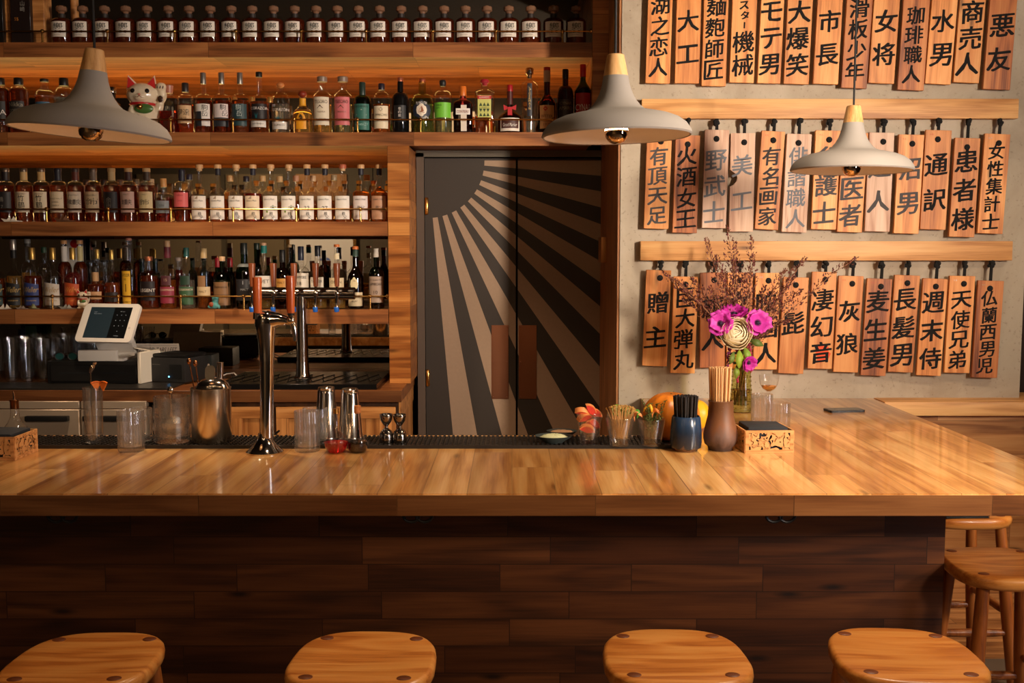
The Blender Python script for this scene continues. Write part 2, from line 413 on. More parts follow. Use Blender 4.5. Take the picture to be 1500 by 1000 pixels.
BRASS = M((212, 160, 88), .22, 1.0); CHROME = M((214, 206, 198), .06, 1.0); STEEL = M((196, 174, 150), .42, .6); TIN = M((206, 196, 186), .14, 1.0)
COPPER = M((186, 124, 92), .35, 1.0)
GUN = M((150, 142, 134), .16, 1.0)
BLACK = M((20, 18, 17), .45); BLACKM = M((30, 28, 27), .7); RUBBER = M((42, 38, 34), .38)
INK = M((22, 20, 20), .7, spec=.2); WHITE = M((226, 218, 208), .4); PAPER = M((228, 216, 196), .7)
CLEAR = thin_glass('clear_glass'); HEAVY = thin_glass('cut_glass', (.98, .98, .97), (.8, .78, .75), .02, 2.4, .035, .12); FLUTEG = thin_glass('fluted_glass', (.99, .99, .98), (.86, .84, .8), .03, 2.3, .06, .10)
GL = {'clear': CLEAR, 'green': thin_glass('green_glass', (.12, .26, .10), (.02, .06, .02)), 'black': M((16, 15, 15), .08), 'brown': thin_glass('brown_glass', (.20, .09, .04), (.04, .02, .01)),
      'sage': thin_glass('pale_green_glass', (.72, .80, .55), (.3, .36, .2))}
STOP = M((176, 132, 104), .08, trans=.55, ior=1.45)
LQ = {'amber': liquid('amber_whisky', L(214, 116, 40)), 'dark': liquid('dark_whisky', L(196, 92, 36), .86), 'red': liquid('red_spirit', L(176, 50, 34)), 'gold': liquid('gold_spirit', L(236, 186, 96)),
      'pale': liquid('clear_spirit', L(236, 228, 206), .93), 'black': M((24, 14, 12), .1), 'cola': liquid('brown_spirit', L(158, 62, 24), .84), 'bright': liquid('bitters_red', L(226, 34, 40), .8), 'mint': liquid('pale_green_spirit', L(206, 206, 150), .9)}
# ------------------------------------------------------------------ the room
YB, YS, YM, YW, YC, YD = 5.33, 5.62, 6.35, 5.05, 3.02, 6.02   # back counter, shelf fronts, mirror, concrete wall, bar front, door
ZC = .95
CEIL = 3.3
wallm = M((70, 62, 50), .8, noise=.2, nscale=3); darkw = M((46, 36, 28), .8, noise=.2, nscale=3)
struct('floor', one_box(-6, 4.2, -3.6, 6.5, -.05, 0), M((112, 98, 84), .5, noise=.25, nscale=6, name='grey_floor'))
struct('floor_wood_strip', one_box(1.2, 4.2, 4.1, 5.0, 0, .006), FLOORW)
struct('ceiling', one_box(-6, 4.2, -3.6, 6.5, CEIL, CEIL+.05), M((52, 46, 40), .9))
struct('wall_left', one_box(-6.05, -6, -3.6, 6.5, 0, CEIL), wallm)
struct('wall_right', one_box(4.2, 4.25, -3.6, 6.5, 0, CEIL), darkw)
struct('wall_back', one_box(-6, 4.2, 6.45, 6.5, 0, CEIL), darkw)
struct('wall_front', one_box(-6, 4.2, -3.65, -3.6, 0, CEIL), wallm)
for k, (x0, x1, c) in enumerate(((-5.9, -4.6, (112, 98, 78)), (-4.5, -3.6, (98, 84, 62)), (-3.4, -2.6, (136, 96, 58)), (-2.2, -1.4, (70, 56, 42)))):
    struct('trim_%d' % (k+1), one_box(x0, x1, -3.6, -3.55, 0, 2.9), M(c, .7))
# daylit window in the right-hand wall
wn = obj('window_1', one_box(4.14, 4.19, .35, 1.15, .95, 2.55), M((60, 46, 34), .5)); wn['kind'] = 'structure'
obj('window_pane', one_box(4.132, 4.138, .41, 1.09, 1.01, 2.49), M((226, 234, 255), .3, emit=13.0), wn)
obj('window_bar', one_box(4.124, 4.131, .35, 1.15, 1.72, 1.75), M((60, 46, 34), .5), wn)
# raw concrete wall that carries the plaques, with its end cladding
cx0 = W(907, 500, YW)[0]; cx1 = W(1493, 580, YW)[0]
struct('wall_concrete', one_box(cx0, cx1, YW, YW+.3, 0, CEIL), CONC)
struct('wall_recess', one_box(cx1, 4.2, YW+.5, YW+.55, 0, CEIL), M((58, 38, 26), .7))
struct('trim_5', one_box(cx0-.012, cx0, YW+.006, YD+.02, 0, CEIL), wood('reveal_wood', L(120, 74, 40), L(170, 112, 66), L(186, 128, 80), 'zxy', None, rough=.45, vary=.1, knots=.3))
# double door in its recess, sun-ray paint
dz1 = W(750, 232, YD)[1]
dxl, dxm, dxr = W(623, 400, YD)[0], W(757, 400, YD)[0], W(889, 400, YD)[0]
sun = Vector((W(626, 235, YD)[0], YD, W(626, 235, YD)[1]))
for nm, a, b in (('door_1', dxl, dxm-.006), ('door_2', dxm+.006, dxr)):
    d = obj(nm, one_box(a-sun.x, b-sun.x, 0, .045, .01-sun.z, dz1-sun.z), RAYS, None, sun); d['kind'] = 'structure'
    lx = (dxm-.006-.105, dxm-.006-.008) if nm == 'door_1' else (dxm+.012, dxm+.112)
    lx = (W(720, 500, YD)[0], W(745, 500, YD)[0]) if nm == 'door_1' else (W(760, 500, YD)[0], W(786, 500, YD)[0])
    z1, z0 = W(740, 476, YD)[1], W(740, 584, YD)[1]
    bm = one_box(lx[0]-sun.x, lx[1]-sun.x, -.004, 0, z0-sun.z, z1-sun.z, .001, 1)
    for ux in (lx[0]+.01, lx[1]-.01):
        for uz in (z0+.012, (z0+z1)/2, z1-.012): ball(bm, (ux-sun.x, -.004, uz-sun.z), .004, 8)
    obj('push_plate', bm, COPPER, d)
    hx = dxl+.012 if nm == 'door_1' else dxr-.018
    for py in (302, 553) if nm == 'door_1' else (305, 553):
        zc = W(hx, py, YD)[1]-sun.z
        bm = lathe(B(), [(0, -.05), (.008, -.05), (.012, -.042), (.012, .042), (.008, .05), (0, .05)], 12, c=(hx-sun.x, -.012, zc))
        obj('hinge', bm, BRASS, d)
# strike plate on the reveal
sx, sz = W(893, 366, 5.75)
bm = one_box(cx0-.045, cx0-.012, 5.60, 5.78, sz-.07, sz+.07, .004); tag(obj('strike_guard', bm, M((190, 130, 74), .4, .6)), 'small tan metal guard on the right door reveal', 'door hardware')
struct('trim_6', one_box(W(612, 400, YD+.03)[0], dxl-.003, YD-.02, YD+.06, 0, dz1+.03), M((92, 76, 64), .6))
struct('trim_7', one_box(W(612, 400, YD+.03)[0], cx0, YD-.02, YD+.06, dz1+.008, dz1+.045), M((112, 104, 92), .5))
struct('wall_door', one_box(W(612, 400, YD+.03)[0], cx0+.1, YD+.06, YD+.1, 0, 2.36), BLACKM)
# wooden post between shelves and door, end panel above
px0, px1 = W(569, 400, YS)[0], W(600.5, 400, YS)[0]
hz0, hz1 = W(500, 213, YS)[1], W(500, 193.6, YS)[1]
bt = ZC
post = obj('trim_8', one_box(px0, px1, YS, YD+.06, bt, hz0, .002, 1), BLOCKW); post['kind'] = 'structure'
ex0, ex1 = W(867.5, 100, YS)[0], cx0+.06
struct('trim_9', one_box(ex0, ex1, YS-.004, YM, hz1-.0, CEIL, .002, 1), BLOCKW)
# mirror behind the shelves
mm, mt_, mo = nt('aged_mirror')
gb = N(mt_, 'BsdfGlossy', Roughness=.015); gb.inputs[0].default_value = (.62, .52, .40, 1)
mt_.links.new(gb.outputs[0], mo.inputs[0])
tag(obj('back_bar_mirror', one_box(-3.6, px0, YM, YM+.02, ZC, hz0+.06), mm), 'dim mirror behind the lower bottle shelves', 'mirror')
tag(obj('back_bar_mirror', one_box(-3.6, ex0, YM, YM+.02, hz1, CEIL-.02), mm), 'dark mirror behind the two upper bottle shelves', 'mirror')
# ledge and wainscot on the right wall
struct('trim_10', one_box(1.80, 4.2, 4.90, YW+.2, .885, .952, .003), RAILW)
struct('wall_wainscot', one_box(1.2, 4.2, 4.97, 5.03, 0, .875), WAINW)

# bare bulbs added out of view behind the camera, for glints in the glass
bulb0 = None
for q, (bx, by, bz) in enumerate(((-3.6, -.9, 2.95), (-2.3, .1, 3.0), (-1.1, -1.3, 2.9), (-.2, -.2, 3.02), (.9, -1.0, 2.95), (1.9, -.3, 2.9), (2.8, -1.6, 2.95), (3.5, -.6, 2.9))):
    if bulb0 is None:
        bulb0 = thing('glint_bulb', 'added warm bulb on a cord behind the camera, for glints in the glass', 'light bulb', (bx, by, bz), 0, 'added bulbs for glints')
        obj('bulb_glass', ball(B(), (0, 0, 0), (.045, .045, .055), 16), M((255, 206, 150), .3, emit=110.0), bulb0)
        obj('bulb_socket', lathe(B(), [(0, .05), (.018, .05), (.018, .10), (.004, .11), (.004, .6), (0, .6)], 12), BLACK, bulb0)
        bt_tree = tree_of(bulb0)
    else: copy_tree(bulb0, (bx, by, bz), 0, None, None, bt_tree)

# framed notice on the wall opposite, seen in the mirror
fr = thing('framed_poster', 'brass framed pale notice with two blue fountains, seen in the mirror', 'poster', (-3.0, -3.5, 1.2))
bm = B()
for a in ((-.55, -.5, -.05, 1.0), (.5, .55, -.05, 1.0), (-.55, .55, -.05, 0), (-.55, .55, .95, 1.0)): box(bm, a[0], a[1], -.02, .03, a[2], a[3])
obj('frame', bm, BRASS, fr)
pp = obj('sheet', one_box(-.5, .5, -.01, 0, 0, .95), M((200, 196, 196), .6), fr)
bm = B()
for zz in (.35, .7): prism(bm, [(-.09, 0), (.09, 0), (.07, .03), (.02, .05), (.01, .15), (-.01, .15), (-.02, .05), (-.07, .03)], 0, .002, Matrix.Translation((.05, 0, zz)) @ Matrix.Rotation(PI/2, 4, 'X') @ Matrix.Rotation(PI, 4, 'Y'))
obj('print', bm, M((60, 84, 150), .6), pp)

# ------------------------------------------------------------------ the bar
bar = thing('bar_counter', 'long glossy plank bar with a return to the concrete wall', 'bar counter', (0, YC, 0))
RX0, RX1 = .64, 1.79
def rel(bm, o): 
    for v in bm.verts: v.co -= Vector(o)
    return bm
bt_ = ZC
# top as one L outline
bm = B()
pts = [(-2.9, 0), (RX1, 0), (RX1, YW-YC-.003), (RX0, YW-YC-.003), (RX0, .99), (-2.9, .99)]
prism(bm, pts, .883, ZC)
bmesh.ops.bevel(bm, geom=[e for e in bm.edges if all(v.co.z > .94 for v in e.verts) and all(v.co.y < .01 for v in e.verts)], offset=.004, segments=2, affect='EDGES')
top = obj('counter_top', bm, TOPW, bar)
obj('edge_board', one_box(-2.9, RX1, -.004, -.0005, .884, .946), EDGEW, bar)
bx1 = W(1384, 800, 3.3)[0]
obj('front_panel', one_box(-2.9, bx1, .28, .31, 0, .882), PANELW, bar)
obj('side_panel', one_box(bx1-.03, bx1, .312, YW-.09-YC, 0, .882), PANELW, bar)
obj('back_panel', one_box(-2.9, RX0+.05, .93, .96, 0, .882), BLACKM, bar)
for px in (92, 612, 1143):
    x = W(px, 760, 3.07)[0]
    h = thing('bag_hook', 'black double bag hook under the bar edge, %s' % {92: 'at the left by the worn stool', 612: 'near the middle of the bar', 1143: 'towards the right end'}[px], 'hook', (x, 3.068, .883))
    bm = B()
    for s in (-1, 1): tube(bm, [(s*.02+.024*math.cos(t), 0, -.012-.020*math.sin(t)) for t in [PI*k/8 for k in range(9)]], .005, 8)
    box(bm, -.048, .048, -.006, .006, -.014, 0, .002)
    obj('hook', bm, BLACK, h); 
    box_ = one_box(-.03, .03, .006, .09, -.008, 0, .001, 1); obj('bracket', box_, BLACK, h)
# rubber service mat along the bar's rear edge
bm = one_box(-2.6, .60, 3.735, 3.965, ZC, ZC+.004)
for i in range(150):
    x = -2.0+i*.0172
    for j in range(9):
        y = 3.75+j*.024+(.012 if i % 2 else 0)
        if y < 3.955: box(bm, x-.0045, x+.0045, y-.0055, y+.0055, ZC+.004, ZC+.011)
box(bm, -2.6, .60, 3.731, 3.737, ZC, ZC+.013)
tag(obj('bar_mat', bm, RUBBER), 'long black studded rubber bar mat along the rear edge of the bar', 'bar mat')

# ------------------------------------------------------------------ back bar: shelves
LEDC = (1.0, .60, .17)
ZLED = 0
def shelf(name, label, pyt, pyb, x0, x1, power, led=True):
    z1, z0 = W(300, pyt, YS)[1], W(300, pyb, YS)[1]
    o = obj(name, one_box(x0, x1, YS, YM-.002, z0+.016, z1), SHELFW); tag(o, label, 'shelf')
    obj('front_lip', one_box(x0, x1, YS-.002, YS+.02, z0, z1-.001), SHELFW, o)
    ob_z0 = z0
    if led:
        zl = ZLED
        s2 = obj('led_strip', one_box(x0+.05, x1-.05, YM-.05, YM-.03, zl+.001, zl+.006), M((255, 170, 70), .5, emit=1.0), o)
        l = bpy.data.lights.new('shelf_led', 'AREA'); l.shape = 'RECTANGLE'; l.size = x1-x0-.1; l.size_y = .03; l.energy = power; l.color = LEDC; l.spread = math.radians(150)
        lo = bpy.data.objects.new('shelf_led', l); COL.objects.link(lo); lo.location = ((x0+x1)/2, YM-.04, zl+.008)
        lo.rotation_euler = (math.radians(180-24), 0, 0)
    return z1
ZS = [0]*5
ZS[4] = shelf('bottle_shelf', 'lowest wooden bottle shelf, above the tablet register and tap tower', 453, 474, -3.5, px0-.002, 0, False)
ZS[3] = shelf('bottle_shelf', 'shorter wooden shelf with pale-labelled whiskies, left of the door post', 324.6, 345.2, -3.5, px0-.002, 0, False)
ZLED = ZS[3]
ZS[2] = shelf('bottle_shelf', 'long wooden shelf over the door, lined with mixed spirits and a lucky cat', 193.6, 213.5, -3.5, ex0-.002, 0, False)
def led(z, x0, x1, power, tilt, par, spread=150):
    s2 = obj('led_strip', one_box(x0+.05, x1-.05, YM-.05, YM-.03, z+.0005, z+.006), M((255, 170, 70), .5, emit=1.0)); tag(s2, par, 'light strip')
    l = bpy.data.lights.new('shelf_led', 'AREA'); l.shape = 'RECTANGLE'; l.size = x1-x0-.1; l.size_y = .03; l.energy = power; l.color = LEDC; l.spread = math.radians(spread)
    lo = bpy.data.objects.new('shelf_led', l); COL.objects.link(lo); lo.location = ((x0+x1)/2, YM-.04, z+.008)
    lo.rotation_euler = (math.radians(180+tilt), 0, 0)
led(ZS[3], -3.5, px0-.002, 10, 24, 'warm light strip at the rear of the pale-labelled whisky shelf')
led(ZS[2], -3.5, ex0-.002, 17, 24, 'warm light strip at the rear of the shelf over the door')
ZS[1] = shelf('bottle_shelf', 'uppermost wooden bottle shelf, holding a row of identical whisky bottles', 62, 84, -3.5, ex0-.002, 0, False)
def gallery(label, k, pyr, posts, x1):
    z = ZS[k]; zr = W(300, pyr, YS)[1]; y = YS+.012
    g = thing('gallery_rail', label, 'rail', (0, y, z))
    obj('rod', tube(B(), [(-3.4, 0, zr-z), (x1, 0, zr-z)], .0042, 8), BRASS, g)
    for px in posts:
        x = W(px, pyr, y)[0]
        p = obj('rail_post', lathe(B(), [(.011, 0), (.011, .003), (.0058, .006), (.0052, zr-z-.008)], 10), BRASS, g, (x, 0, 0))
        obj('rail_knob', ball(B(), (0, 0, zr-z), .0115, 12), BRASS, p)
    obj('end_flange', lathe(B(), [(.014, 0), (.014, .006), (.006, .012)], 12, mtx=Matrix.Translation((x1, 0, zr-z)) @ Matrix.Rotation(-PI/2, 4, 'Y')), BRASS, g)
gallery('thin brass gallery rail along the uppermost bottle shelf', 1, 45, [62, 157, 255.5, 345.4, 441, 536, 633.7, 726.6, 824], ex0-.004)
gallery('thin brass gallery rail in front of the lucky cat shelf', 2, 174.5, [64, 157, 250, 341, 430.5, 523.4, 616, 717, 810], ex0-.004)
gallery('brass gallery rail in front of the pale-labelled whiskies', 3, 306, [68, 158.5, 250, 341, 433.6, 528], px0-.004)
gallery('brass gallery rail along the lowest bottle shelf', 4, 434, [-15, 76.5, 173, 264.5, 357, 449, 542], px0-.004)
# ------------------------------------------------------------------ bottles
def superf(u, n): return max(0.0, 1-abs(min(1, abs(u)))**n)**(1/n)
def profile(h, r, bt, st, nr, kind, foot=.004):
    """body to height bt, shoulder to st, neck radius nr to h"""
    p = [(0, .0), (r*.8, 0), (r*.95, foot*.4), (r, foot*1.6)]
    rr = r
    if kind == 'flare':
        p = [(0, 0), (r*.66, 0), (r*.7, .004)]
        for k in range(1, 9): t = k/8; p.append((r*(.7+.3*t**1.2), .004+(bt-.004)*t))
    else: p += [(r, bt*.5), (r, bt)]
    for k in range(1, 9):
        t = k/8
        if kind == 'round': q = math.cos(t*PI/2); x = nr+(r-nr)*q; z = bt+(st-bt)*math.sin(t*PI/2)
        elif kind == 'slope': x = r+(nr-r)*(t*t*(3-2*t)); z = bt+(st-bt)*t
        elif kind == 'square': q = (1-t**5)**.2 if t < 1 else 0; x = nr+(r-nr)*(1-t**2.2)**.6 if t < 1 else nr; z = bt+(st-bt)*t
        else: x = nr+(r-nr)*(1-t)**1.0*(1+.35*math.sin(PI*t)); z = bt+(st-bt)*t
        p.append((x, z))
    p += [(nr, h)]
    return p
def rad_at(p, z):
    for (r0, z0), (r1, z1) in zip(p, p[1:]):
        if z0 <= z <= z1 and z1 > z0: return r0+(r1-r0)*(z-z0)/(z1-z0)
    return p[-1][0]
def clip_profile(p, zf, inset):
    q = []
    for (r0, z0), (r1, z1) in zip(p, p[1:]):
        if z0 <= zf: q.append((max(0, r0-inset) if r0 > 0 else 0, z0+(inset if z0 < .003 else 0)))
        if z0 <= zf < z1 and z1 > z0:
            r = r0+(r1-r0)*(zf-z0)/(z1-z0); q.append((max(0.001, r-inset), zf)); break
    q.append((0, zf)); return q
ORD = ['first', 'second', 'third', 'fourth', 'fifth', 'sixth', 'seventh', 'eighth', 'ninth', 'tenth', 'eleventh', 'twelfth', 'thirteenth', 'fourteenth', 'fifteenth', 'sixteenth', 'seventeenth', 'eighteenth', 'nineteenth', 'twentieth', 'twenty-first', 'twenty-second', 'twenty-third', 'twenty-fourth', 'twenty-fifth']
METALS = {(150, 146, 142), (170, 164, 160), (204, 164, 90), (206, 168, 92), (212, 176, 100), (206, 164, 90), (214, 178, 100), (120, 104, 92), (196, 124, 92), (200, 116, 92), (196, 120, 92)}
def label_patch(p, n, d, z0, z1, x0, x1, off=.0009, shape=None):
    bm = B(); nx, nz = 10, 4
    g = []
    for j in range(nz+1):
        z = z0+(z1-z0)*j/nz; r = rad_at(p, z); row = []
        k = 1.0
        if shape == 'round': zz = 2*j/nz-1; k = max(.12, math.sqrt(max(0, 1-zz*zz)))
        if shape == 'arch' and j >= nz-1: k = .8 if j == nz-1 else .35
        for i in range(nx+1):
            x = (x0+x1)/2+(x0+(x1-x0)*i/nx-(x0+x1)/2)*k
            x = max(-r*.985, min(r*.985, x))
            zz_ = z
            if shape == 'wave': zz_ = z-(z1-z0)*.10*(i/nx)*(j/nz)
            row.append(bm.verts.new(Vector((x, -(r*superf(x/r, n)*d)-off, zz_))))
        g.append(row)
    for j in range(nz):
        for i in range(nx): bm.faces.new((g[j][i], g[j][i+1], g[j+1][i+1], g[j+1][i]))
    return bm
def bottle(cx, w, top, st, bt, capb, nw, capw, kind, sq, glass, liq, fill, cap, labels, desc, Y, k, bot=None, group=None, name='bottle', rz=0.0, capkind='flat', d=1.0, collar=None):
    """pixel heights on the photograph measured at the shelf's depth Y; k = shelf"""
    z0 = ZS[k]; base = {1: 61, 2: 193, 3: 324, 4: 452}[k] if bot is None else bot
    zb = W(cx, base, Y)[1]
    H = lambda py: W(cx, py, Y)[1]-zb
    s = Y/F
    r = w*s/2; nr = nw*s/2; h = H(top); cb = H(capb)
    n = 6.0 if sq else 2.0
    p = profile(cb+.004, r, H(bt), H(st), nr, kind)
    x = W(cx, base, Y)[0]
    t = thing(name, desc, 'bottle', (x, Y, z0), rz, group)
    seg = 28
    obj('glass_body', lathe(B(), p, seg, n, d, rot=PI/seg), GL[glass], t)
    if liq and glass != 'black':
        obj('liquid', lathe(B(), clip_profile(p, H(fill), .0022), seg, n, d, rot=PI/seg), LQ[liq], t)
    cr = capw*s/2
    if capkind == 'flat': cp = [(0, cb-.002), (cr*.97, cb-.002), (cr, cb+.002), (cr, h-.003), (cr*.9, h), (0, h)]
    elif capkind == 'ball': R_ = (h-cb)/2; cp = [(0, cb-.002)]+[(cr*math.sin(PI*q/8), cb+R_-R_*math.cos(PI*q/8)) for q in range(1, 8)]+[(0, h)]
    elif capkind == 'stopper': cp = [(0, cb-.004), (nr*.8, cb-.004), (nr*1.02, cb+(h-cb)*.25), (cr, cb+(h-cb)*.4), (cr*1.0, h-.006), (cr*.8, h), (0, h)]
    elif capkind == 'taper': cp = [(0, cb-.002), (cr*.8, cb), (cr, h), (0, h)]
    if isinstance(cap, tuple): cap = M(cap, .3, .75) if cap in METALS else M(cap, .35)
    obj('cap', lathe(B(), cp, 16, 2.0), cap, t)
    if collar:
        c0, c1, cc = collar
        q0, q1 = H(c1), H(c0)
        pr = [(max(rad_at(p, q0+(q1-q0)*u/5), nr)+.0012, q0+(q1-q0)*u/5) for u in range(6)]
        obj('neck_label', lathe(B(), pr, 20, cap0=False, cap1=False), M(cc, .5), t)
    for li, lb in enumerate(labels):
        y0, y1, f0, f1, col, txt = lb[:6]; shape = lb[6] if len(lb) > 6 else None
        za, zb_ = H(y1), H(y0)
        lo = obj('label', label_patch(p, n, d, za, zb_, f0*r, f1*r, off=.0009+.0007*li, shape=shape), M(col, .5) if isinstance(col, tuple) else col, t)
        if txt:
            bm = {}
            for q in txt:
                s_, yc, fx, hpx, tc = q[:5]; wid = q[5]*s if len(q) > 5 else None; it = q[6] if len(q) > 6 else 0
                b_ = bm.setdefault(tc, B())
                def fn(X, Z, kk):
                    rr = rad_at(p, Z); X = max(-rr*.98, min(rr*.98, X)); return Vector((X, -(rr*superf(X/rr, n)*d)-.0022-.0007*li-.0002*kk, Z))
                letter(b_, s_, fx*r, H(yc), hpx*s, fn, wid, italic=it)
            for tc, b_ in bm.items(): obj('lettering', b_, M(tc, .6), lo, smooth=0)
    return t

Y1 = 5.715
blk = (26, 24, 24); crm = (226, 208, 178); wht = (226, 218, 210); gold = (206, 168, 96); kc = (24, 22, 22)
# shelf 1: identical faceted whisky bottles
HX = [91.7, 122.7, 154.6, 185.5, 216.5, 248, 278, 309, 339.7, 370.3, 401.4, 432.4, 463.8, 494.7, 525.6, 556.6, 588, 619.4, 650.8, 682, 713.5, 745.5, 777.5, 810.5, 843.6]
HYG = 'amber whisky bottles of the uppermost shelf'
proto = None
for i, x in enumerate(HX):
    lab = 'squat amber whisky bottle on the uppermost shelf, %s' % (ORD[i]+' from the left' if i < 12 else ORD[24-i]+' from the wooden end panel')
    if i == 24: lab = 'squat amber whisky bottle on the uppermost shelf, right beside the wooden end panel'
    if proto is None:
        proto = bottle(x, 29.5, 3, 20, 27.5, 14.5, 9, 15, 'square', False, 'clear', 'cola', 22, STOP,
            [(28, 50.5, -.82, .66, (220, 210, 198), [('響', 37.5, .0, 14, kc, 13), ('HIBIKI', 43.5, -.5, 1.6, kc), ('JAPANESE HARMONY', 47.8, -.1, 1.0, kc)])], lab, Y1, 1, group=HYG, capkind='stopper', collar=(14.5, 20, (44, 36, 34)))
        T = tree_of(proto)
    else:
        copy_tree(proto, (W(x, 61, Y1)[0], Y1, ZS[1]), R.uniform(-.06, .06), lab, HYG, T)
# gift boxes left of them
for (a, b, c, lab, txt) in ((-16, 12, (24, 20, 18), 'black gift carton at the left edge of the uppermost shelf', None), (23.5, 52, (34, 22, 20), 'black gift carton with silver characters and gold 55', '山崎')):
    xa, xb = W(a, 61, Y1)[0], W(b, 61, Y1)[0]; g = thing('gift_carton', lab, 'box', ((xa+xb)/2, Y1, ZS[1])); w = (xb-xa)/2
    obj('carton', one_box(-w, w, -.05, .05, 0, .36, .002, 1), M(c, .35), g)
    if txt:
        bm = B(); bm2 = B()
        for q, ch in enumerate(txt): letter(bm, ch, .012, .215-q*.03, .026, lambda X, Z, k: Vector((X, -.0512, Z)))
        letter(bm2, '55', -.022, .132, .016, lambda X, Z, k: Vector((X, -.0512, Z)))
        obj('lettering', bm, M((150, 146, 140), .4), g, smooth=0); obj('lettering', bm2, M((190, 120, 50), .4), g, smooth=0)
for (a, b, lab) in ((13, 22.5, 'narrow pale wooden presentation box between two black cartons'), (53, 72, 'brown wooden presentation box beside the first amber whisky bottle')):
    xa, xb = W(a, 61, Y1+.03)[0], W(b, 61, Y1+.03)[0]; g = thing('presentation_box', lab, 'box', ((xa+xb)/2, Y1+.03, ZS[1])); w = (xb-xa)/2
    obj('case', one_box(-w, w, -.05, .05, 0, .34, .003, 1), CABX, g); obj('lid', one_box(-w, w, -.0515, .05, .34, .372, .003, 1), CABX, g)
tag(obj('gift_tube', lathe(B(), [(0, 0), (.022, 0), (.022, .35), (0, .352)], 20), CABX, None, (W(111, 61, 5.86)[0], 5.86, ZS[1])), 'tan cardboard gift tube behind the first two amber bottles', 'box')

# shelf 2
GR2 = 'mixed spirits on the shelf over the door'
def r2(*a, **k): return bottle(*a, Y1, 2, group=GR2, **k)
T_ = lambda *a: a
r2(3, 25, 111, 123, 132, 120.5, 10, 13, 'round', 0, 'clear', 'cola', 127, blk, [(146, 176, -.8, .8, (30, 26, 24), [('NA', 162, .3, 7, wht)])], 'dark whisky bottle with black cap, cut by the left edge above the first pendant')
r2(30, 27, 111, 123, 132, 120.5, 10.5, 13, 'round', 0, 'clear', 'cola', 128, blk, [(146, 176, -.8, .8, (34, 28, 26), [('Nikka', 151, 0, 6, (150, 140, 120)), ('COFFEY', 160, 0, 4, (150, 140, 120))])], 'dark whisky bottle with black cap and dark label above the left lamp shade')
r2(67.5, 26, 112, 128, 136, 116, 11, 12, 'round', 0, 'clear', 'amber', 139, (40, 34, 28), [(147, 178, -.8, .8, (60, 98, 122), None)], 'amber bottle with dark flat cap and steel-blue label above the left lamp')
r2(96, 26, 111, 124, 134, 122, 11, 13, 'round', 0, 'clear', 'pale', 140, blk, [(148, 178, -.8, .8, (28, 24, 24), None)], 'clear bottle with tall black cap beside the neck of the left lamp')
r2(166, 24, 124, 142, 152, 132, 10, 12, 'slope', 0, 'black', None, 160, GUN, [], 'dark bottle with steel pourer, half hidden between lamp and lucky cat')
r2(249, 25, 122, 137, 144, 133, 13, 13, 'square', 1, 'clear', 'red', 160, (176, 112, 92), [], 'square decanter of red spirit with pinkish stopper beside the lucky cat', capkind='taper')
r2(273, 23, 118, 135, 145, 131, 9, 10, 'round', 0, 'clear', 'dark', 150, (46, 38, 36), [(152, 178, -.85, .85, (214, 176, 132), [('伊達', 162, -.05, 9, kc, 17), ('DATE', 171, -.1, 3, (90, 60, 40))])], 'round-shouldered bottle with tan label of two black characters')
for x, lc, lab, dk in ((299.4, wht, 'tall dark red bottle with white label and charcoal corner block, silver capsule', 1), (326, (224, 208, 204), 'tall dark red bottle with half white half black label, silver capsule', 2), (353, (44, 70, 74), 'tall dark bottle with deep teal label and silver capsule', 0)):
    tx = [('駒', 155, .35 if dk else 0, 8, kc if dk else (190, 200, 196)), ('岳', 164, .55 if dk == 2 else (.35 if dk else .1), 8, kc if dk else (190, 200, 196))]
    lbs = [(150, 182, -.85, .85, lc, tx)]
    o = r2(x, 25, 103, 134, 146, 119, 7.5, 8.5, 'round', 0, 'clear', 'cola' if dk else 'dark', 144, (150, 146, 142), lbs, lab)
    if dk:
        p_ = profile(.3, 12.5*Y1/F, .2, .25, .01, 'round')
        zz = lambda py: W(x, py, Y1)[1]-W(x, 193, Y1)[1]
        obj('label', label_patch(p_, 2, 1, zz(183), zz(161 if dk == 1 else 170), -.87*12.5*Y1/F, (.0 if dk == 1 else .87)*12.5*Y1/F, off=.0016), M((44, 46, 52), .5), o)
def agave(o, cx, w, yc, rpx, col):
    bm = B(); s = Y1/F; r = w*s/2
    zc = W(cx, yc, Y1)[1]-W(cx, 193, Y1)[1]
    for q in range(9):
        a = PI*(q-.0)/8
        prism(bm, [(-.1, 0), (.1, 0), (0, 1)], 0, 0.0001, Matrix.Translation((-.15*r, 0, zc)) @ Matrix.Rotation(a-PI/2, 4, 'Y') @ Matrix.Diagonal((rpx*s, 1, rpx*s, 1)) @ Matrix.Rotation(PI/2, 4, 'X'))
    for v in bm.verts: v.co.y = -(r*superf(v.co.x/r, 2))-.0015
    obj('emblem', bm, M(col, .5), o, smooth=0)
o = r2(381, 27, 102, 134, 144, 109, 7.5, 9.5, 'slope', 0, 'clear', 'dark', 146, blk, [(150, 173, -.6, .9, (28, 20, 22), [('CORAZÓN', 156, .15, 5, wht, 24)]), (174, 184, -.8, .8, wht, [('REPOSADO', 179, 0, 2.2, (90, 80, 70))])], 'long-necked amber bottle with teal agave and white band, black cap'); agave(o, 381, 27, 170, 8, (40, 130, 140))
o = r2(412, 26, 117, 132, 146, 125, 9, 11.5, 'round', 0, 'clear', 'pale', 150, (196, 122, 70), [(176, 187, -.85, .85, wht, [('BLANCO', 181, 0, 2.6, (90, 80, 70))]), (154, 163, -.7, .8, CLEAR, [('CORAZÓN', 158, .1, 5, wht, 23)])], 'clear bottle with wooden ball stopper and teal agave emblem', capkind='ball'); agave(o, 412, 26, 173, 8, (40, 110, 124))
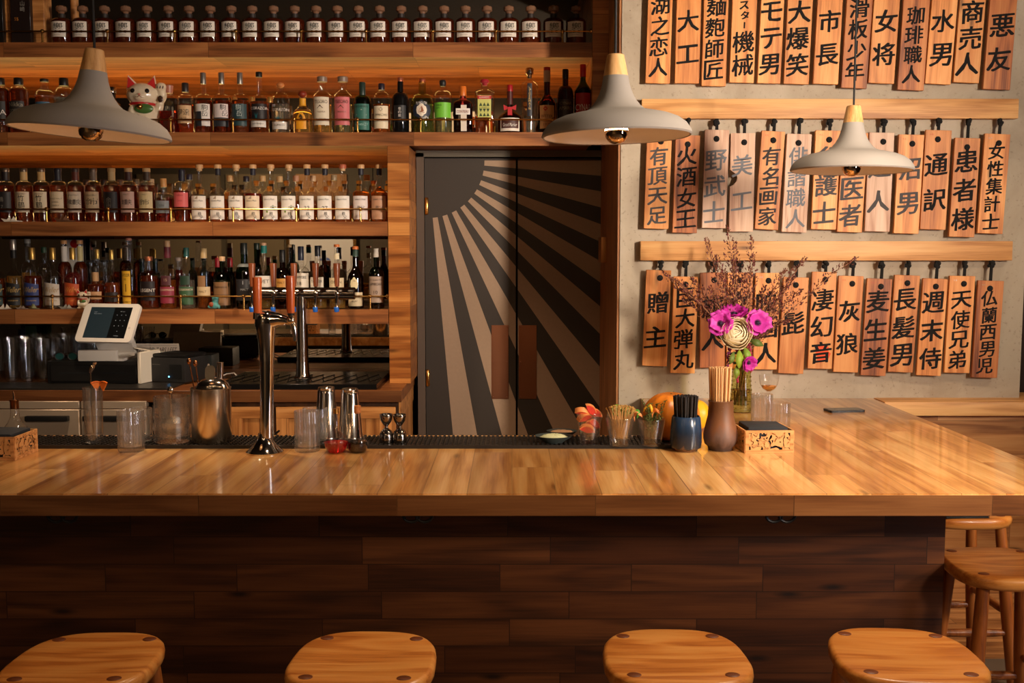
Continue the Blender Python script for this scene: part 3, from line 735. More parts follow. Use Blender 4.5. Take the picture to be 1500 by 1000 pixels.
r2(444, 29, 129, 151, 166, 140, 9, 13, 'bell', 0, 'clear', 'gold', 158, (128, 44, 26), [(163, 187, -.5, .5, (236, 160, 30), [('♞', 169, 0, 7, (60, 40, 20))], 'arch')], 'squat round bottle with brown ball stopper and orange label', capkind='ball', collar=(141, 152, (226, 160, 40)))
for x, lc, lab in ((473, (222, 208, 184), 'flared clear tequila bottle with cream label and grey-brown stopper'), (503, (206, 108, 112), 'flared clear tequila bottle with pink label and grey-brown stopper')):
    r2(x, 27, 109, 127, 138, 116, 10, 15, 'slope', 0, 'clear', 'gold' if x < 490 else 'mint', 150, (128, 108, 96), [(140, 181, -.8, .8, lc, [('TESORO', 147, 0, 5, (70, 44, 36), 18), ('▲', 154, -.1, 5, (96, 66, 48), 9), ('TEQUILA', 162, 0, 2.5, (120, 90, 70)), ('PLATINUM', 172, 0, 2, (120, 90, 70))])], lab)
r2(531.5, 26, 117, 136, 147, 137, 9, 9.5, 'round', 0, 'green', 'amber', 147, (36, 52, 46), [(150, 188, -.8, .8, (52, 108, 96), [('IRISHMAN', 154, 0, 3, (20, 60, 50), 18), ('◆', 166, 0, 16, (180, 180, 176), 15), ('WHISKEY', 180, 0, 3, (160, 200, 190))])], 'dark green capped bottle with teal label and silvery centre')
r2(559.5, 25, 119, 131, 146, 128, 8, 9.5, 'round', 0, 'clear', 'amber', 150, (36, 30, 44), [(153, 186, -.8, .8, crm, [('◇', 158, 0, 6, (120, 100, 70)), ('YAMAZAKI', 166, 0, 3, (110, 96, 76), 17)])], 'pale whisky bottle with dark cap and square cream label')
r2(587, 24.5, 110, 132, 143, 117, 8.5, 8.5, 'round', 0, 'black', None, 150, (196, 120, 92), [(152, 176, -.7, .7, (26, 24, 26), [('壱', 157, 0, 4, wht), ('の', 162, 0, 4, wht), ('蔵', 167, 0, 4, wht), ('SHOCHU', 173, 0, 2, wht)])], 'black bottle with copper cap and three small white characters')
r2(619, 33, 112, 134, 149, 117.5, 10.5, 9.5, 'round', 0, 'sage', 'mint', 150, (200, 116, 92), [(145, 175, -.78, .78, (38, 44, 60), [('PLYMOUTH', 149.5, 0, 4, wht, 15), ('GIN', 170, .3, 4, wht)], 'round'), (150, 169, -.46, .46, (226, 210, 190), [('⛵', 159, 0, 10, (150, 90, 60))], 'round')], 'broad pale green bottle with round navy and white ship label')
r2(649, 26, 114, 129, 139, 122, 9.5, 10, 'round', 0, 'clear', 'mint', 170, (32, 30, 30), [(148, 170, -.9, .9, (112, 186, 56), [('VERDE', 152, -.4, 2, (40, 80, 30)), ('GIN', 156, -.5, 2, (40, 80, 30))])], 'clear bottle with bright green label and black stopper', capkind='stopper')
r2(678.5, 27, 123, 143, 151, 137, 8, 10, 'square', 1, 'brown', 'cola', 150, (206, 108, 38), [(152, 190, -.2, .42, (222, 208, 192), [('ORANGE', 172, .1, 1.8, (120, 60, 40))]), (157, 166, -.72, .78, wht, [('COINTREAU', 161.5, 0, 4, (120, 40, 30), 17, .2)])], 'square brown liqueur bottle with orange cap and tall white label', collar=(138, 152, (170, 44, 30)))
o = r2(710, 28, 113, 127, 133, 121, 8.5, 13, 'square', 1, 'clear', 'dark', 168, (150, 34, 44), [(138, 170, -.68, .68, (196, 196, 110), [('▲▲▲', 151, 0, 5, (50, 70, 40), 15), ('▼▼▼', 160, 0, 5, (50, 70, 40), 15), ('LUXARDO', 155.5, 0, 2.5, (60, 50, 30), 14), ('▲▲▲', 166, 0, 5, (50, 70, 40), 15)]), (138.5, 143.5, -.7, .7, (180, 34, 34), [('LUXARDO', 141, 0, 2.6, wht, 14)])], 'rectangular bottle with wide maroon cap and green patterned label', capkind='stopper')
o = r2(747, 35, 121, 156, 173, 130, 8, 8.5, 'bell', 0, 'brown', 'cola', 160, (150, 22, 30), [(171, 190, -.78, .78, (226, 214, 200), None), (173, 186, -.7, .7, (70, 34, 26), [('Grand Marnier', 181, 0, 5, wht, 20)])], 'squat round liqueur bottle with red ribbon and brown label', collar=(131, 150, (70, 20, 18)))
bm = B()
for s in (-1, 1): prism(bm, [(0, 0), (s*.035, .018), (s*.032, -.012)] if s > 0 else [(0, 0), (-.032, -.012), (-.035, .018)], 0, .004, Matrix.Translation((0, -.05, .135)) @ Matrix.Rotation(PI/2, 4, 'X'))
box(bm, -.012, .012, -.058, -.05, .075, .14)
obj('ribbon', bm, M((176, 24, 34), .5), o)
r2(775.5, 26, 96, 113, 124, 110, 7.5, 12, 'flare', 0, 'clear', 'pale', 170, TIN, [(120, 168, -.26, .26, (30, 32, 44), [(c_, 128+q*3.6, 0, 3, gold) for q, c_ in enumerate('STGERMAIN')])], 'tall fluted clear bottle with silver stopper and vertical navy label', capkind='stopper')
r2(801, 25.5, 95, 132, 150, 99.5, 9, 9.5, 'slope', 0, 'brown', 'cola', 128, (170, 30, 34), [(152, 186, -.8, .8, (196, 140, 84), [('◆', 157, -.2, 7, (190, 40, 30)), ('BITTER', 168, 0, 4, (110, 60, 30), 16), ('1970', 180, 0, 4, (110, 60, 30))])], 'dark slope-shouldered bottle with red cap and tan label', collar=(100, 117, (168, 140, 116)))
r2(828, 23.5, 98, 122, 136, 112, 8.5, 9, 'round', 0, 'brown', 'cola', 128, (24, 22, 22), [(143, 182, -.85, .85, (44, 30, 24), [('CYNAR', 149, 0, 4, (130, 110, 86), 17), ('AMARO', 156, 0, 5, (130, 110, 86), 19)])], 'dark bottle with black cap and dark brown label near the end panel')
r2(853.5, 24.5, 91, 113, 132, 109, 8, 9, 'slope', 0, 'green', 'cola', 125, (186, 30, 36), [(134, 168, -.85, .85, (170, 34, 34), [('▲', 142, 0, 14, (120, 20, 20), 20), ('CYNAR', 155, 0, 9, wht, 22)])], 'green bottle with red cap and red label against the end panel')
for x, lab in ((344, 'gold-capped bottle half hidden behind the silver-capsule bottles'), (370, 'gold-capped bottle behind the deep teal label bottle'), (396, 'gold-capped bottle behind the agave-emblem bottle')):
    bottle(x, 22, 131.5, 150, 156, 141, 9, 9, 'round', 0, 'brown', 'cola', 160, (206, 164, 90), [], lab, 5.88, 2, bot=191, group='second rank of bottles on the shelf over the door')
# shelf 3: pale-labelled whiskies
GR3 = 'whiskies on the shelf left of the door'
def r3(*a, **k): return bottle(*a, Y1, 3, group=GR3, **k)
tan = (222, 200, 166)
SIL = (120, 104, 92)
S3 = [(10.8, SIL, (40, 36, 36), [('鶴', 291, -.2, 7, (150, 140, 126)), ('17', 302, -.2, 5, (150, 140, 126))], 'cola', 'dark bottle with black label at the left edge behind a white paper crane', (36, 28, 30)),
 (37.2, SIL, (226, 206, 174), [('竹', 289, .0, 9, kc), ('鶴', 299, .05, 9, kc), ('PURE MALT', 283, 0, 1.8, (120, 100, 80))], 'dark', 'whisky bottle with cream label of two black characters beside the white paper crane', (200, 164, 110)),
 (62.9, SIL, (224, 204, 170), [('竹', 289, .0, 9, kc), ('鶴', 299, .05, 9, kc), ('PURE MALT', 283, 0, 1.8, (120, 100, 80))], 'cola', 'whisky bottle with cream two-character label, just left of a brass rail post and brown crane', (210, 172, 116)),
 (87.1, (30, 30, 42), (222, 200, 166), [('SINGLE MALT', 290, 0, 2, (120, 100, 80)), ('BARREL', 295, 0, 2, (120, 100, 80)), ('WHISKY', 300, 0, 2, (120, 100, 80))], 'dark', 'whisky bottle with plain lined cream label and navy cap behind the brown crane', (30, 30, 42)),
 (112.8, (60, 44, 42), (220, 200, 176), [('宮', 294, -.55, 7, kc), ('城', 295, -.05, 8, kc), ('峡', 295, .5, 8, kc), ('SINGLE MALT', 285, 0, 1.8, (130, 110, 90))], 'cola', 'whisky bottle with cream three-character label, right of the brown paper crane', (96, 44, 36)),
 (138.7, SIL, (214, 186, 148), [('余', 294, -.3, 9, kc), ('市', 294, .35, 10, kc), ('SINGLE MALT', 285, 0, 1.8, (130, 110, 90))], 'cola', 'whisky bottle with tan label of two wide black characters', SIL),
 (165.6, (196, 164, 116), (40, 36, 38), [('余', 292, -.1, 8, (140, 130, 116)), ('市', 300, -.1, 8, (140, 130, 116))], 'cola', 'whisky bottle with black label and cream neck behind a brass rail post', (206, 178, 130)),
 (190, (196, 160, 110), (214, 176, 160), [('城', 295, -.25, 8, (60, 46, 46)), ('峡', 295, .3, 8, (60, 46, 46)), ('MALT', 284, 0, 2, (130, 110, 90))], 'cola', 'whisky bottle with pale pink two-character label and gold cap', (70, 40, 36)),
 (216.7, (190, 156, 110), (216, 194, 148), [('余', 295, -.35, 8, kc), ('市', 295, .2, 8, kc), ('MALT', 284, 0, 2, (130, 110, 90))], 'cola', 'whisky bottle with cream label shifted left and gold cap', (66, 50, 40))]
for x, capc, lc, tx, lq, lab, neck in S3:
    r3(x, 23.5, 245, 264, 273, 250, 9.5, 11, 'round', 0, 'clear', lq, 270, capc, [(280, 310, -.84, .84, lc, tx)], lab, collar=(250.5, 263, neck))
r3(241, 24, 260, 281, 285, 272, 8, 9, 'square', 0, 'clear', 'red', 292, (206, 150, 90), [(293, 311, -.8, .8, (126, 132, 136), [('GIN', 300, 0, 3, (70, 76, 84)), ('KYOTO', 306, 0, 2.4, (70, 76, 84))])], 'small squat bottle with grey label and cork between taller whiskies')
r3(268, 23.5, 247, 264, 273, 252, 9, 10, 'round', 0, 'clear', 'cola', 278, (32, 32, 48), [(281, 302, -.86, .86, (214, 98, 98), [('NIKKA', 285, 0, 2.4, (150, 60, 60), 9), ('CASK', 293, 0, 2, (150, 60, 60))])], 'whisky bottle with salmon pink label and navy cap', collar=(252, 264, (30, 30, 46)))
CX = [294, 320.8, 347.7, 372, 398, 424.4, 451, 477, 503, 529.5, 556]
for i, x in enumerate(CX):
    nb = i in (1, 3, 6, 7, 9, 10)
    lc = (232, 224, 214) if i < 9 else ((226, 212, 206) if i == 9 else (188, 140, 108))
    if i == 3: lc = (226, 206, 178)
    tx = [('秩', 312, .2, 5, (40, 36, 36)), ('父', 317, .35, 5, (40, 36, 36)), ("Ichiro's Malt", 291 if i > 3 else 293, -.05, 2.6, (90, 80, 76), 15)]
    if i in (4, 5): tx += [('●', 309, -.3, 3, (120, 140, 60)), ('❀', 303, .4, 7, (96, 110, 70))]
    if i < 4: tx += [('◢', 288, -.2, 5, (170, 150, 130)), ('Malt & Grain', 303, 0, 2.2, (110, 100, 92), 14)]
    if i in (6, 7): tx += [('27' if i == 7 else '33', 304, .1, 6, (50, 44, 44))]
    if i > 8: tx = [("Ichiro's Malt", 291, 0, 2.6, (90, 80, 76), 15), ('秩父', 303, .1, 5, (70, 60, 56))]
    who = ORD[i]+' right of the salmon label' if i < 8 else {8: 'third from the door post', 9: 'second from the door post', 10: 'tan-labelled, right against the door post'}[i]
    if i == 3: who = 'cream label and red-amber fill, '+who
    r3(x, 25, 239.7, 272, 282, 245, 7.2, 10.5, 'slope', 0, 'clear', 'amber' if i != 3 else 'red', {3: 282, 9: 279, 10: 272}.get(i, 290 if i < 3 else 300), (206, 160, 112) if i != 8 else (180, 96, 70), [(286, 320, -.82, .82, lc, tx)],
        'slim whisky bottle with white label, %s%s' % (who, '' ) if i not in (3, 10) else 'slim whisky bottle, '+who, collar=(245.5, 255 if nb else 249, (34, 32, 44) if nb else (196, 160, 116)))
for j, (x, tp, cc) in enumerate(((128.6, 259, (60, 46, 40)), (153.6, 259, (40, 34, 34)), (178, 259, (90, 70, 56)), (201, 258, (90, 76, 60)), (223, 258, (170, 150, 120)), (279, 251, (40, 42, 60)), (338.5, 253, (200, 160, 110)), (362, 254, (40, 36, 44)), (386, 253, (196, 160, 112)), (410.8, 254, (196, 160, 112)), (434.7, 253, (180, 130, 100)), (459.5, 253, (190, 156, 120)), (490, 252, (150, 130, 100)), (538, 252, (186, 140, 90)))):
    bottle(x, 21, tp, tp+18, tp+28, tp+8, 7.5, 9, 'slope' if x > 250 else 'round', 0, 'clear', 'amber', tp+38, cc, [], 'rear bottle on the shelf left of the door, %s' % (ORD[j]+' from the left' if j < 8 else ORD[13-j]+' from the door post' if j < 13 else 'nearest the door post'), 5.875, 3, bot=322.5, group='rear rank of bottles on the shelf left of the door')
# paper cranes
def crane(px, k, s, m, lab, rz):
    x = W(px, 320, 5.652)[0]
    bm = B()
    P = [(-1, 0, .0), (0, .25, .25), (0, -.25, .25), (1, 0, .05), (0, .0, 0), (-.15, .1, 1.0), (.35, -.05, .9), (-1.5, 0, .55), (1.5, 0, .2), (1.75, 0, .05)]
    v = [bm.verts.new(Vector(p)*s) for p in P]
    for f in ((0, 4, 1), (0, 2, 4), (4, 3, 1), (4, 2, 3), (1, 5, 4), (2, 6, 4), (0, 1, 7), (0, 7, 2), (3, 8, 1), (3, 2, 8), (8, 9, 3), (1, 5, 0), (2, 6, 3)): bm.faces.new([v[i] for i in f])
    o = obj('paper_crane', bm, m, None, (x, 5.655, ZS[k]), smooth=0); o.rotation_euler = (0, 0, rz)
    md = o.modifiers.new('t', 'SOLIDIFY'); md.thickness = .0006
    tag(o, lab, 'origami', 'folded paper cranes on the shelf edges')
crane(16, 3, .034, PAPER, 'white folded paper crane on the shelf edge by the left frame edge', .3)
crane(93, 3, .042, M((132, 92, 66), .7), 'brown folded paper crane beside a brass rail post', -.2)
crane(1, 4, .03, PAPER, 'pale paper crane on the lowest shelf, cut by the left edge', .8)
crane(26, 4, .022, M((150, 130, 112), .7), 'small greyish crane lying before the black-labelled bourbon', .2)
crane(43, 4, .032, M((190, 196, 150), .7), 'pale green paper crane before the blue-labelled bourbon', -.5)
crane(93, 4, .03, M((150, 146, 132), .7), 'small grey paper crane right of a rail post, before the white-labelled bourbon', .1)

# shelf 4
GR4 = 'bottles on the lowest shelf'
def r4(*a, **k): return bottle(*a, Y1, 4, group=GR4, **k)
def weller(x, w, top, capb, cap, lc, lq, fill, lab, tc, collar=None):
    r4(x, w, top, 394, 409, capb, 7.5, 8.5, 'bell', 0, 'clear', lq, fill, cap, [(413, 447, -.86, .86, lc, [('Weller', 424, .1, 8, tc, 19, .25), ('BOURBON', 440, .1, 2, tc)], 'wave')], lab, collar=collar)
weller(-2, 22, 351, 365, (170, 40, 36), (36, 66, 60), 'dark', 408, 'bourbon with dark green script label and red cap at the left edge', gold)
weller(23, 23, 351, 366, (170, 164, 160), (34, 34, 36), 'gold', 404, 'bourbon with black script label and silver over black neck', gold, collar=(366, 378, (22, 20, 22)))
weller(50, 25, 363, 380, (204, 164, 90), (56, 70, 128), 'cola', 404, 'bourbon with blue script label and gold cap', gold)
weller(80, 25.5, 363, 380, (204, 164, 90), (214, 202, 186), 'pale', 430, 'bourbon with white script label and gold cap', (176, 140, 90))
weller(109, 25, 363, 380, (206, 168, 92), (198, 84, 40), 'red', 399, 'bourbon with orange-red script label behind the small cat', (226, 150, 70))
r4(141.5, 23.5, 391, 412, 420, 398, 8.5, 10, 'bell', 0, 'clear', 'cola', 416, (40, 34, 30), [(427, 438, -.88, .88, (196, 150, 106), [('BATCH', 432, 0, 2.5, (130, 90, 60))])], 'squat whiskey bottle with tan band label, right of the small cat', collar=(399, 412, (200, 156, 110)))
r4(166, 22.5, 366, 402, 420, 380, 6, 6.5, 'bell', 0, 'clear', 'dark', 414, (212, 176, 100), [(428, 442, -.85, .85, (40, 32, 30), [('RYE', 434, 0, 3, (150, 130, 110))])], 'brown bottle with long gold cap left of the yellow tube label')
r4(191.5, 21.5, 349, 386, 395, 352, 9.5, 8.5, 'round', 0, 'clear', 'dark', 436, (176, 110, 90), [(397, 448, -.9, .42, (228, 176, 52), [('TAYLOR', 403, -.25, 4.5, (60, 44, 20), 13), ('10', 409, -.3, 3, (60, 44, 20)), ('ψ', 424, -.2, 16, (90, 66, 26), 9), ('BOURBON', 442, -.25, 2.2, (90, 66, 26))])], 'tall-necked clear bottle with full yellow wrap label')
r4(220, 26.5, 376, 396, 404, 382, 8.5, 11.5, 'round', 0, 'clear', 'cola', 404, (196, 124, 92), [(412, 440, -.8, .8, (30, 20, 22), [('LEGENT', 425, .05, 4.6, wht, 21)])], 'dark broad bottle with copper cap and white lettering')
r4(247.5, 23.5, 353, 388, 402, 362, 9, 8.5, 'bell', 0, 'clear', 'amber', 410, (186, 150, 112), [(404, 418, -.6, .6, (84, 44, 50), [('15', 410, 0, 4, (190, 160, 130))]), (420, 444, -.88, .88, (140, 48, 66), [('GLENDRONACH', 424.5, 0, 3, (226, 200, 170), 20), ('REVIVAL', 433, 0, 2.4, (200, 160, 150))])], 'malt bottle with maroon labels and maroon neck under a cork', collar=(362, 378, (104, 40, 52)))
r4(275, 23.5, 363, 388, 402, 376, 8, 8, 'bell', 0, 'clear', 'pale', 410, (44, 92, 88), [(404, 417, -.6, .6, (40, 64, 50), None), (420, 446, -.88, .88, (58, 92, 62), [('GLENDRONACH', 424, 0, 3, (226, 210, 180), 20), ('12', 433, 0, 4, (200, 200, 170))])], 'malt bottle with green labels and teal cap')
r4(300.5, 21, 364, 386, 400, 378, 9, 9.5, 'bell', 0, 'clear', 'amber', 420, (198, 168, 120), [(404, 420, -.7, .4, (150, 110, 74), None), (420, 434, -.9, .9, (206, 180, 138), [('MALT', 427, 0, 3, (110, 84, 60))])], 'malt bottle with gold foil neck and stepped tan labels')
r4(327, 26, 376, 398, 416, 382, 7.5, 9, 'round', 0, 'green', 'gold', 410, (214, 172, 128), [(413, 447, -.92, .92, (136, 100, 66), [('Balvenie', 420, 0, 3.6, (70, 46, 30), 18), ('DOUBLEWOOD', 432, 0, 2, (70, 46, 30))])], 'broad-shouldered bottle with brown label and cork beside the turquoise figurine')
r4(359, 24, 356, 386, 402, 372, 9.5, 10, 'round', 0, 'green', 'cola', 400, (36, 40, 38), [(409, 440, -.9, .9, (44, 42, 44), [('▬', 414, .4, 5, (150, 150, 150), 9), ('MALT', 424, .2, 3, (150, 150, 150))])], 'dark green bottle with black label behind the leftmost tap handle', collar=(386, 391, (120, 124, 120)))
r4(388, 27, 356, 388, 404, 360, 8.5, 8.5, 'slope', 0, 'clear', 'gold', 412, (214, 164, 126), [(404, 420, -.9, .9, (226, 216, 204), [('LIVET', 412, .1, 5, (80, 60, 56), 16)])], 'clear bottle with teal neck and white label behind the tap beam', collar=(360, 371, (34, 120, 112)))
r4(415, 24, 366, 392, 406, 384, 8, 8.5, 'round', 0, 'brown', 'dark', 405, (30, 28, 28), [(408, 421, -.6, .6, (196, 140, 66), [('MALT', 414, 0, 3, (110, 70, 30))])], 'dark round bottle with gold label behind the tap beam')
r4(442, 25.5, 361, 391, 403, 381, 8.5, 9, 'round', 0, 'clear', 'gold', 424, (34, 38, 54), [(400, 422, -.92, .92, (226, 214, 198), [('BOWMORE', 406, 0, 4, (60, 50, 50), 19), ('18', 415, 0, 5, (40, 36, 36))])], 'clear bottle with navy cap and white arched-name label behind the tap beam')
r4(466.5, 25, 360, 396, 408, 375, 8.5, 8.5, 'slope', 0, 'clear', 'gold', 424, (30, 30, 36), [(406, 424, -.75, .75, (222, 212, 196), [('TALISKER', 412, 0, 3.4, (60, 50, 50), 16)])], 'clear sloping bottle with black cap and white label behind the tap beam')
r4(494.5, 23.5, 358, 390, 400, 361.5, 7, 8.5, 'slope', 0, 'clear', 'gold', 424, (226, 124, 62), [(407, 424, -.9, .9, (222, 200, 160), [('OBAN', 413, 0, 4, (90, 70, 50))])], 'clear bottle with orange stopper and cream neck band behind the tap beam', collar=(371, 380, (222, 206, 172)))
r4(521.5, 23, 361, 389, 408, 365, 8, 9.5, 'slope', 0, 'brown', 'cola', 395, (226, 124, 62), [(406, 426, -.55, .45, (224, 206, 164), [('16', 411, 0, 3, (120, 90, 60))], 'round'), (428, 448, -.86, .92, (226, 206, 168), [('LAGAVULIN', 433, .2, 3.2, (90, 66, 44), 17), ('ISLAY', 441, 0, 2.4, (90, 66, 44))])], 'dark bottle with orange stopper and two cream labels at the end of the tap beam', collar=(366, 376, (50, 72, 62)))
r4(552, 22, 364, 391, 404, 370, 8, 8.5, 'round', 0, 'green', 'cola', 402, (206, 196, 184), [(405, 443, -.92, .92, (166, 142, 124), [('LAPHROAIG', 416, 0, 4, (60, 44, 40), 19), ('10', 428, 0, 5, (70, 50, 46)), ('ISLAY SINGLE MALT', 410, 0, 1.8, (60, 44, 40))])], 'green bottle with white cap and greyish label, next to the door post', collar=(370, 377, (200, 190, 178)))
def back4(x, w, tp, capb, st, bt, nw, cw, glass, lq, fill, cap, lab, kind='round', collar=None, ck='flat'):
    bottle(x, w, tp, st, bt, capb, nw, cw, kind, 0, glass, lq, fill, cap, [], lab, 5.885, 4, bot=450.5, group='rear rank of the lowest shelf', capkind=ck, collar=collar)
back4(44, 20, 351, 357, 385, 398, 7.5, 8.5, 'clear', 'gold', 400, (150, 146, 140), 'clear bottle with silver and dark cap behind blue-labelled bourbon', collar=(357, 362, (60, 54, 50)))
back4(67.5, 17, 363, 371, 386, 398, 7, 7.5, 'clear', 'pale', 410, (30, 62, 44), 'clear bottle with green cap between blue and white script labels')
back4(97, 20, 353, 358, 384, 398, 8, 9, 'clear', 'cola', 384, (204, 150, 96), 'big dark bottle with cork and white neck paper, left of the red disc', collar=(362, 384, wht))
back4(120, 20, 353, 358, 384, 398, 7.5, 8.5, 'clear', 'cola', 384, (204, 150, 96), 'big dark bottle with cork and pale neck paper, right of the red disc', collar=(362, 383, (220, 206, 150)))
back4(145, 18, 366, 380, 400, 410, 6.5, 6.5, 'clear', 'amber', 412, (214, 178, 100), 'bottle with slim gold cap behind the tan band label')
for x, lab in ((135, 'glass jar with flat dark lid, left of the slim gold cap'), (155.5, 'glass jar with flat dark lid, right of the slim gold cap')):
    back4(x, 13, 382, 385, 390, 394, 10, 11, 'clear', 'gold', 420, (36, 32, 30), lab)
for x, lab in ((210, 'green bottle rising left behind the copper cap'), (229.5, 'green bottle rising right behind the copper cap')):
    back4(x, 14, 380, 384, 400, 408, 7, 8, 'green', 'gold', 410, (34, 36, 32), lab)
back4(263.5, 13, 378, 383, 396, 404, 8.5, 10, 'clear', 'red', 396, (170, 150, 140), 'bottle with flat clear stopper between maroon and green labels')
for x, lab in ((320, 'green bottle with red foil neck, left behind the brown label'), (338.5, 'green bottle with red foil neck, right behind the brown label')):
    back4(x, 14, 379, 392, 400, 410, 7, 7.5, 'green', 'gold', 420, (170, 36, 48), lab)
back4(378, 13, 357, 366, 388, 400, 8, 8.5, 'green', 'gold', 400, (34, 44, 36), 'tall green bottle rising behind the teal neck')
back4(425.5, 13, 359, 363, 385, 398, 7, 7.5, 'clear', 'gold', 400, (150, 120, 80), 'clear bottle with small cork behind the dark round bottle')
# red disc card leaning on the mirror
xa, za = W(96, 400, 6.3); xb, zb = W(123, 349, 6.3)
c = thing('disc_card', 'white card in black frame with a red disc, leaning behind two corked bottles', 'picture', ((xa+xb)/2, 6.3, ZS[4]))
w = (xb-xa)/2; h = zb-ZS[4]
obj('frame', one_box(-w, w, .006, .02, 0, h), BLACK, c); sh = obj('sheet', one_box(-w+.008, w-.008, .002, .006, .01, h-.008), WHITE, c)
obj('red_disc', lathe(B(), [(0, 0), (.026, 0), (.026, .001), (0, .001)], 28, mtx=Matrix.Translation((0, .002, W(107, 357, 6.3)[1]-ZS[4])) @ Matrix.Rotation(PI/2, 4, 'X')), M((190, 26, 24), .5), sh)

# lucky cats and the turquoise figurine
def lucky_cat(px, pybase, Y, k, s, lab):
    x = W(px, pybase, Y)[0]
    c = thing('lucky_cat', lab, 'figurine', (x, Y, ZS[k]), .12, 'beckoning cat figurines')
    wm = M((226, 208, 180), .15, coat=.5)
    Z = lambda *p: tuple(q*s for q in p)
    tilt = lambda a: Matrix.Rotation(a, 4, 'Y')
    body = blob('cat_body', [(Z(0, 0, .26), Z(.27, .22, .28)), (Z(0, -.02, .42), Z(.22, .19, .2)), (Z(0, -.02, .70), Z(.285, .22, .215)), (Z(-.16, -.16, .06), Z(.1, .12, .07)), (Z(.16, -.16, .06), Z(.1, .12, .07)),
        (Z(0, -.16, .64), Z(.13, .11, .085)), (Z(-.17, -.12, .33), Z(.075, .1, .17)), (Z(.27, .0, .45), Z(.085, .085, .2), tilt(.35)), (Z(.35, -.03, .72), Z(.09, .085, .17)), (Z(.345, -.06, .84), Z(.10, .09, .085))], wm, c, .016*s)
    for sg in (-1, 1):
        bm = B()
        a = [bm.verts.new(Vector(Z(*p))) for p in ((sg*.05, -.03, .86), (sg*.275, -.03, .78), (sg*.235, -.05, 1.05), (sg*.16, .08, .83))]
        for f in ((0, 1, 2), (1, 3, 2), (3, 0, 2), (0, 3, 1)): bm.faces.new([a[i] for i in f])
        bmesh.ops.subdivide_edges(bm, edges=bm.edges[:], cuts=2, smooth=.6, use_grid_fill=True)
        e = obj('ear', bm, wm, c)
        bm = B(); a = [bm.verts.new(Vector(Z(*p))) for p in ((sg*.085, -.085, .86), (sg*.25, -.085, .81), (sg*.225, -.085, 1.01))]; b2 = [bm.verts.new(v.co+Vector((0, .012*s, 0))) for v in a]
        bm.faces.new(a); bm.faces.new(b2[::-1])
        for i in range(3): bm.faces.new((a[i], a[(i+1) % 3], b2[(i+1) % 3], b2[i]))
        obj('ear_lining', bm, M((190, 26, 30), .4), e)
        bm = B(); ball(bm, Z(sg*.125, -.207, .745), Z(.042, .026, .042), 12); obj('eye', bm, M((24, 18, 14), .1), c)
    bm = B(); ball(bm, Z(0, -.272, .675), Z(.024, .014, .018), 8); obj('nose', bm, M((206, 120, 100), .4), c)
    bm = B()
    for sg in (-1, 1):
        tube(bm, [Z(0, -.27, .655), Z(sg*.03, -.262, .625), Z(sg*.07, -.246, .63)], .006*s, 6)
    obj('mouth', bm, M((120, 60, 50), .5), c)
    obj('collar', lathe(B(), [(.215*s, .50*s), (.238*s, .515*s), (.238*s, .535*s), (.215*s, .55*s)], 28, d=.86, c=(0, -.02*s, 0)), M((186, 28, 36), .3), c)
    bm = B(); ball(bm, Z(0, -.25, .46), Z(.055, .05, .055), 12); obj('bell', bm, BRASS, c)
    bm = B(); ball(bm, Z(.06, -.205, .43), Z(.17, .05, .09), 14); obj('bib', bm, M((74, 112, 54), .3), c)
    bm = B()
    for q in range(3): tube(bm, [Z(.29+.05*q, -.145, .80), Z(.30+.05*q, -.152, .85)], .008*s, 6)
    obj('claw_mark', bm, M((60, 40, 30), .5), c)
    bm = B(); ball(bm, Z(.335, -.105, .62), Z(.05, .02, .06), 10); obj('patch', bm, M((60, 36, 22), .3), c)
lucky_cat(210.5, 193, 5.70, 2, .30, 'large white beckoning cat with red ears between the left lamp and a square decanter')
lucky_cat(121.5, 452, 5.655, 4, .105, 'tiny white beckoning cat on the lowest shelf above the tablet')
x = W(314, 452, 5.66)[0]
f = thing('dragon_figurine', 'small turquoise figurine with a red belly on the lowest shelf', 'figurine', (x, 5.66, ZS[4]))
blob('figure_body', [((0, 0, .022), (.024, .018, .022)), ((.006, 0, .046), (.018, .016, .016)), ((.012, -.004, .062), (.016, .014, .011)), ((-.022, 0, .012), (.016, .01, .01)), ((.026, 0, .012), (.008, .012, .012)), ((-.006, 0, .06), (.007, .006, .014))], M((84, 150, 146), .35), f, .0028)
bm = B(); ball(bm, (-.012, -.014, .026), (.014, .008, .014), 10); obj('belly', bm, M((150, 70, 40), .4), f)
# ------------------------------------------------------------------ back counter
kx = W(588, 580, YB)[0]
bc = thing('back_counter', 'wooden back bar counter with framed doors, left of the double door', 'counter', (0, YB, 0))
obj('worktop', one_box(-3.5, kx, 0, YM-YB-.002, .888, ZC, .002, 1), SHELFW, bc)
obj('carcass', one_box(W(227, 620, YB)[0], kx-.02, .035, YM-YB-.002, 0, .886), DARKW, bc)
sidex = kx-.012
bm = one_box(sidex-.006, sidex, .03, YM-YB-.3, 0, .886); obj('side_panel', bm, CABW, bc)
box_ = one_box(sidex-.0, sidex+.006, .03, YM-YB-.3, .80, .885); obj('side_rail', box_, CABX, bc)
def cabdoor(pxa, pxb, lab=None):
    xa, xb = W(pxa, 620, YB+.02)[0], W(pxb, 620, YB+.02)[0]
    w = .062; z0, z1 = .10, .862
    dr = obj('cabinet_door', one_box(xa+w, xb-w, .022, .03, z0+w, z1-w), CABW, bc)
    for u in (z0, z1-w): obj('door_rail', one_box(xa, xb, .012, .034, u, u+w, .0015, 1), CABX, dr)
    for u in (xa, xb-w): obj('door_stile', one_box(u, u+w, .0125, .034, z0, z1, .0015, 1), CABW, dr)
    return dr
d = cabdoor(338, 399)
d = cabdoor(405, 580)
xh, zh = W(411, 632, YB)
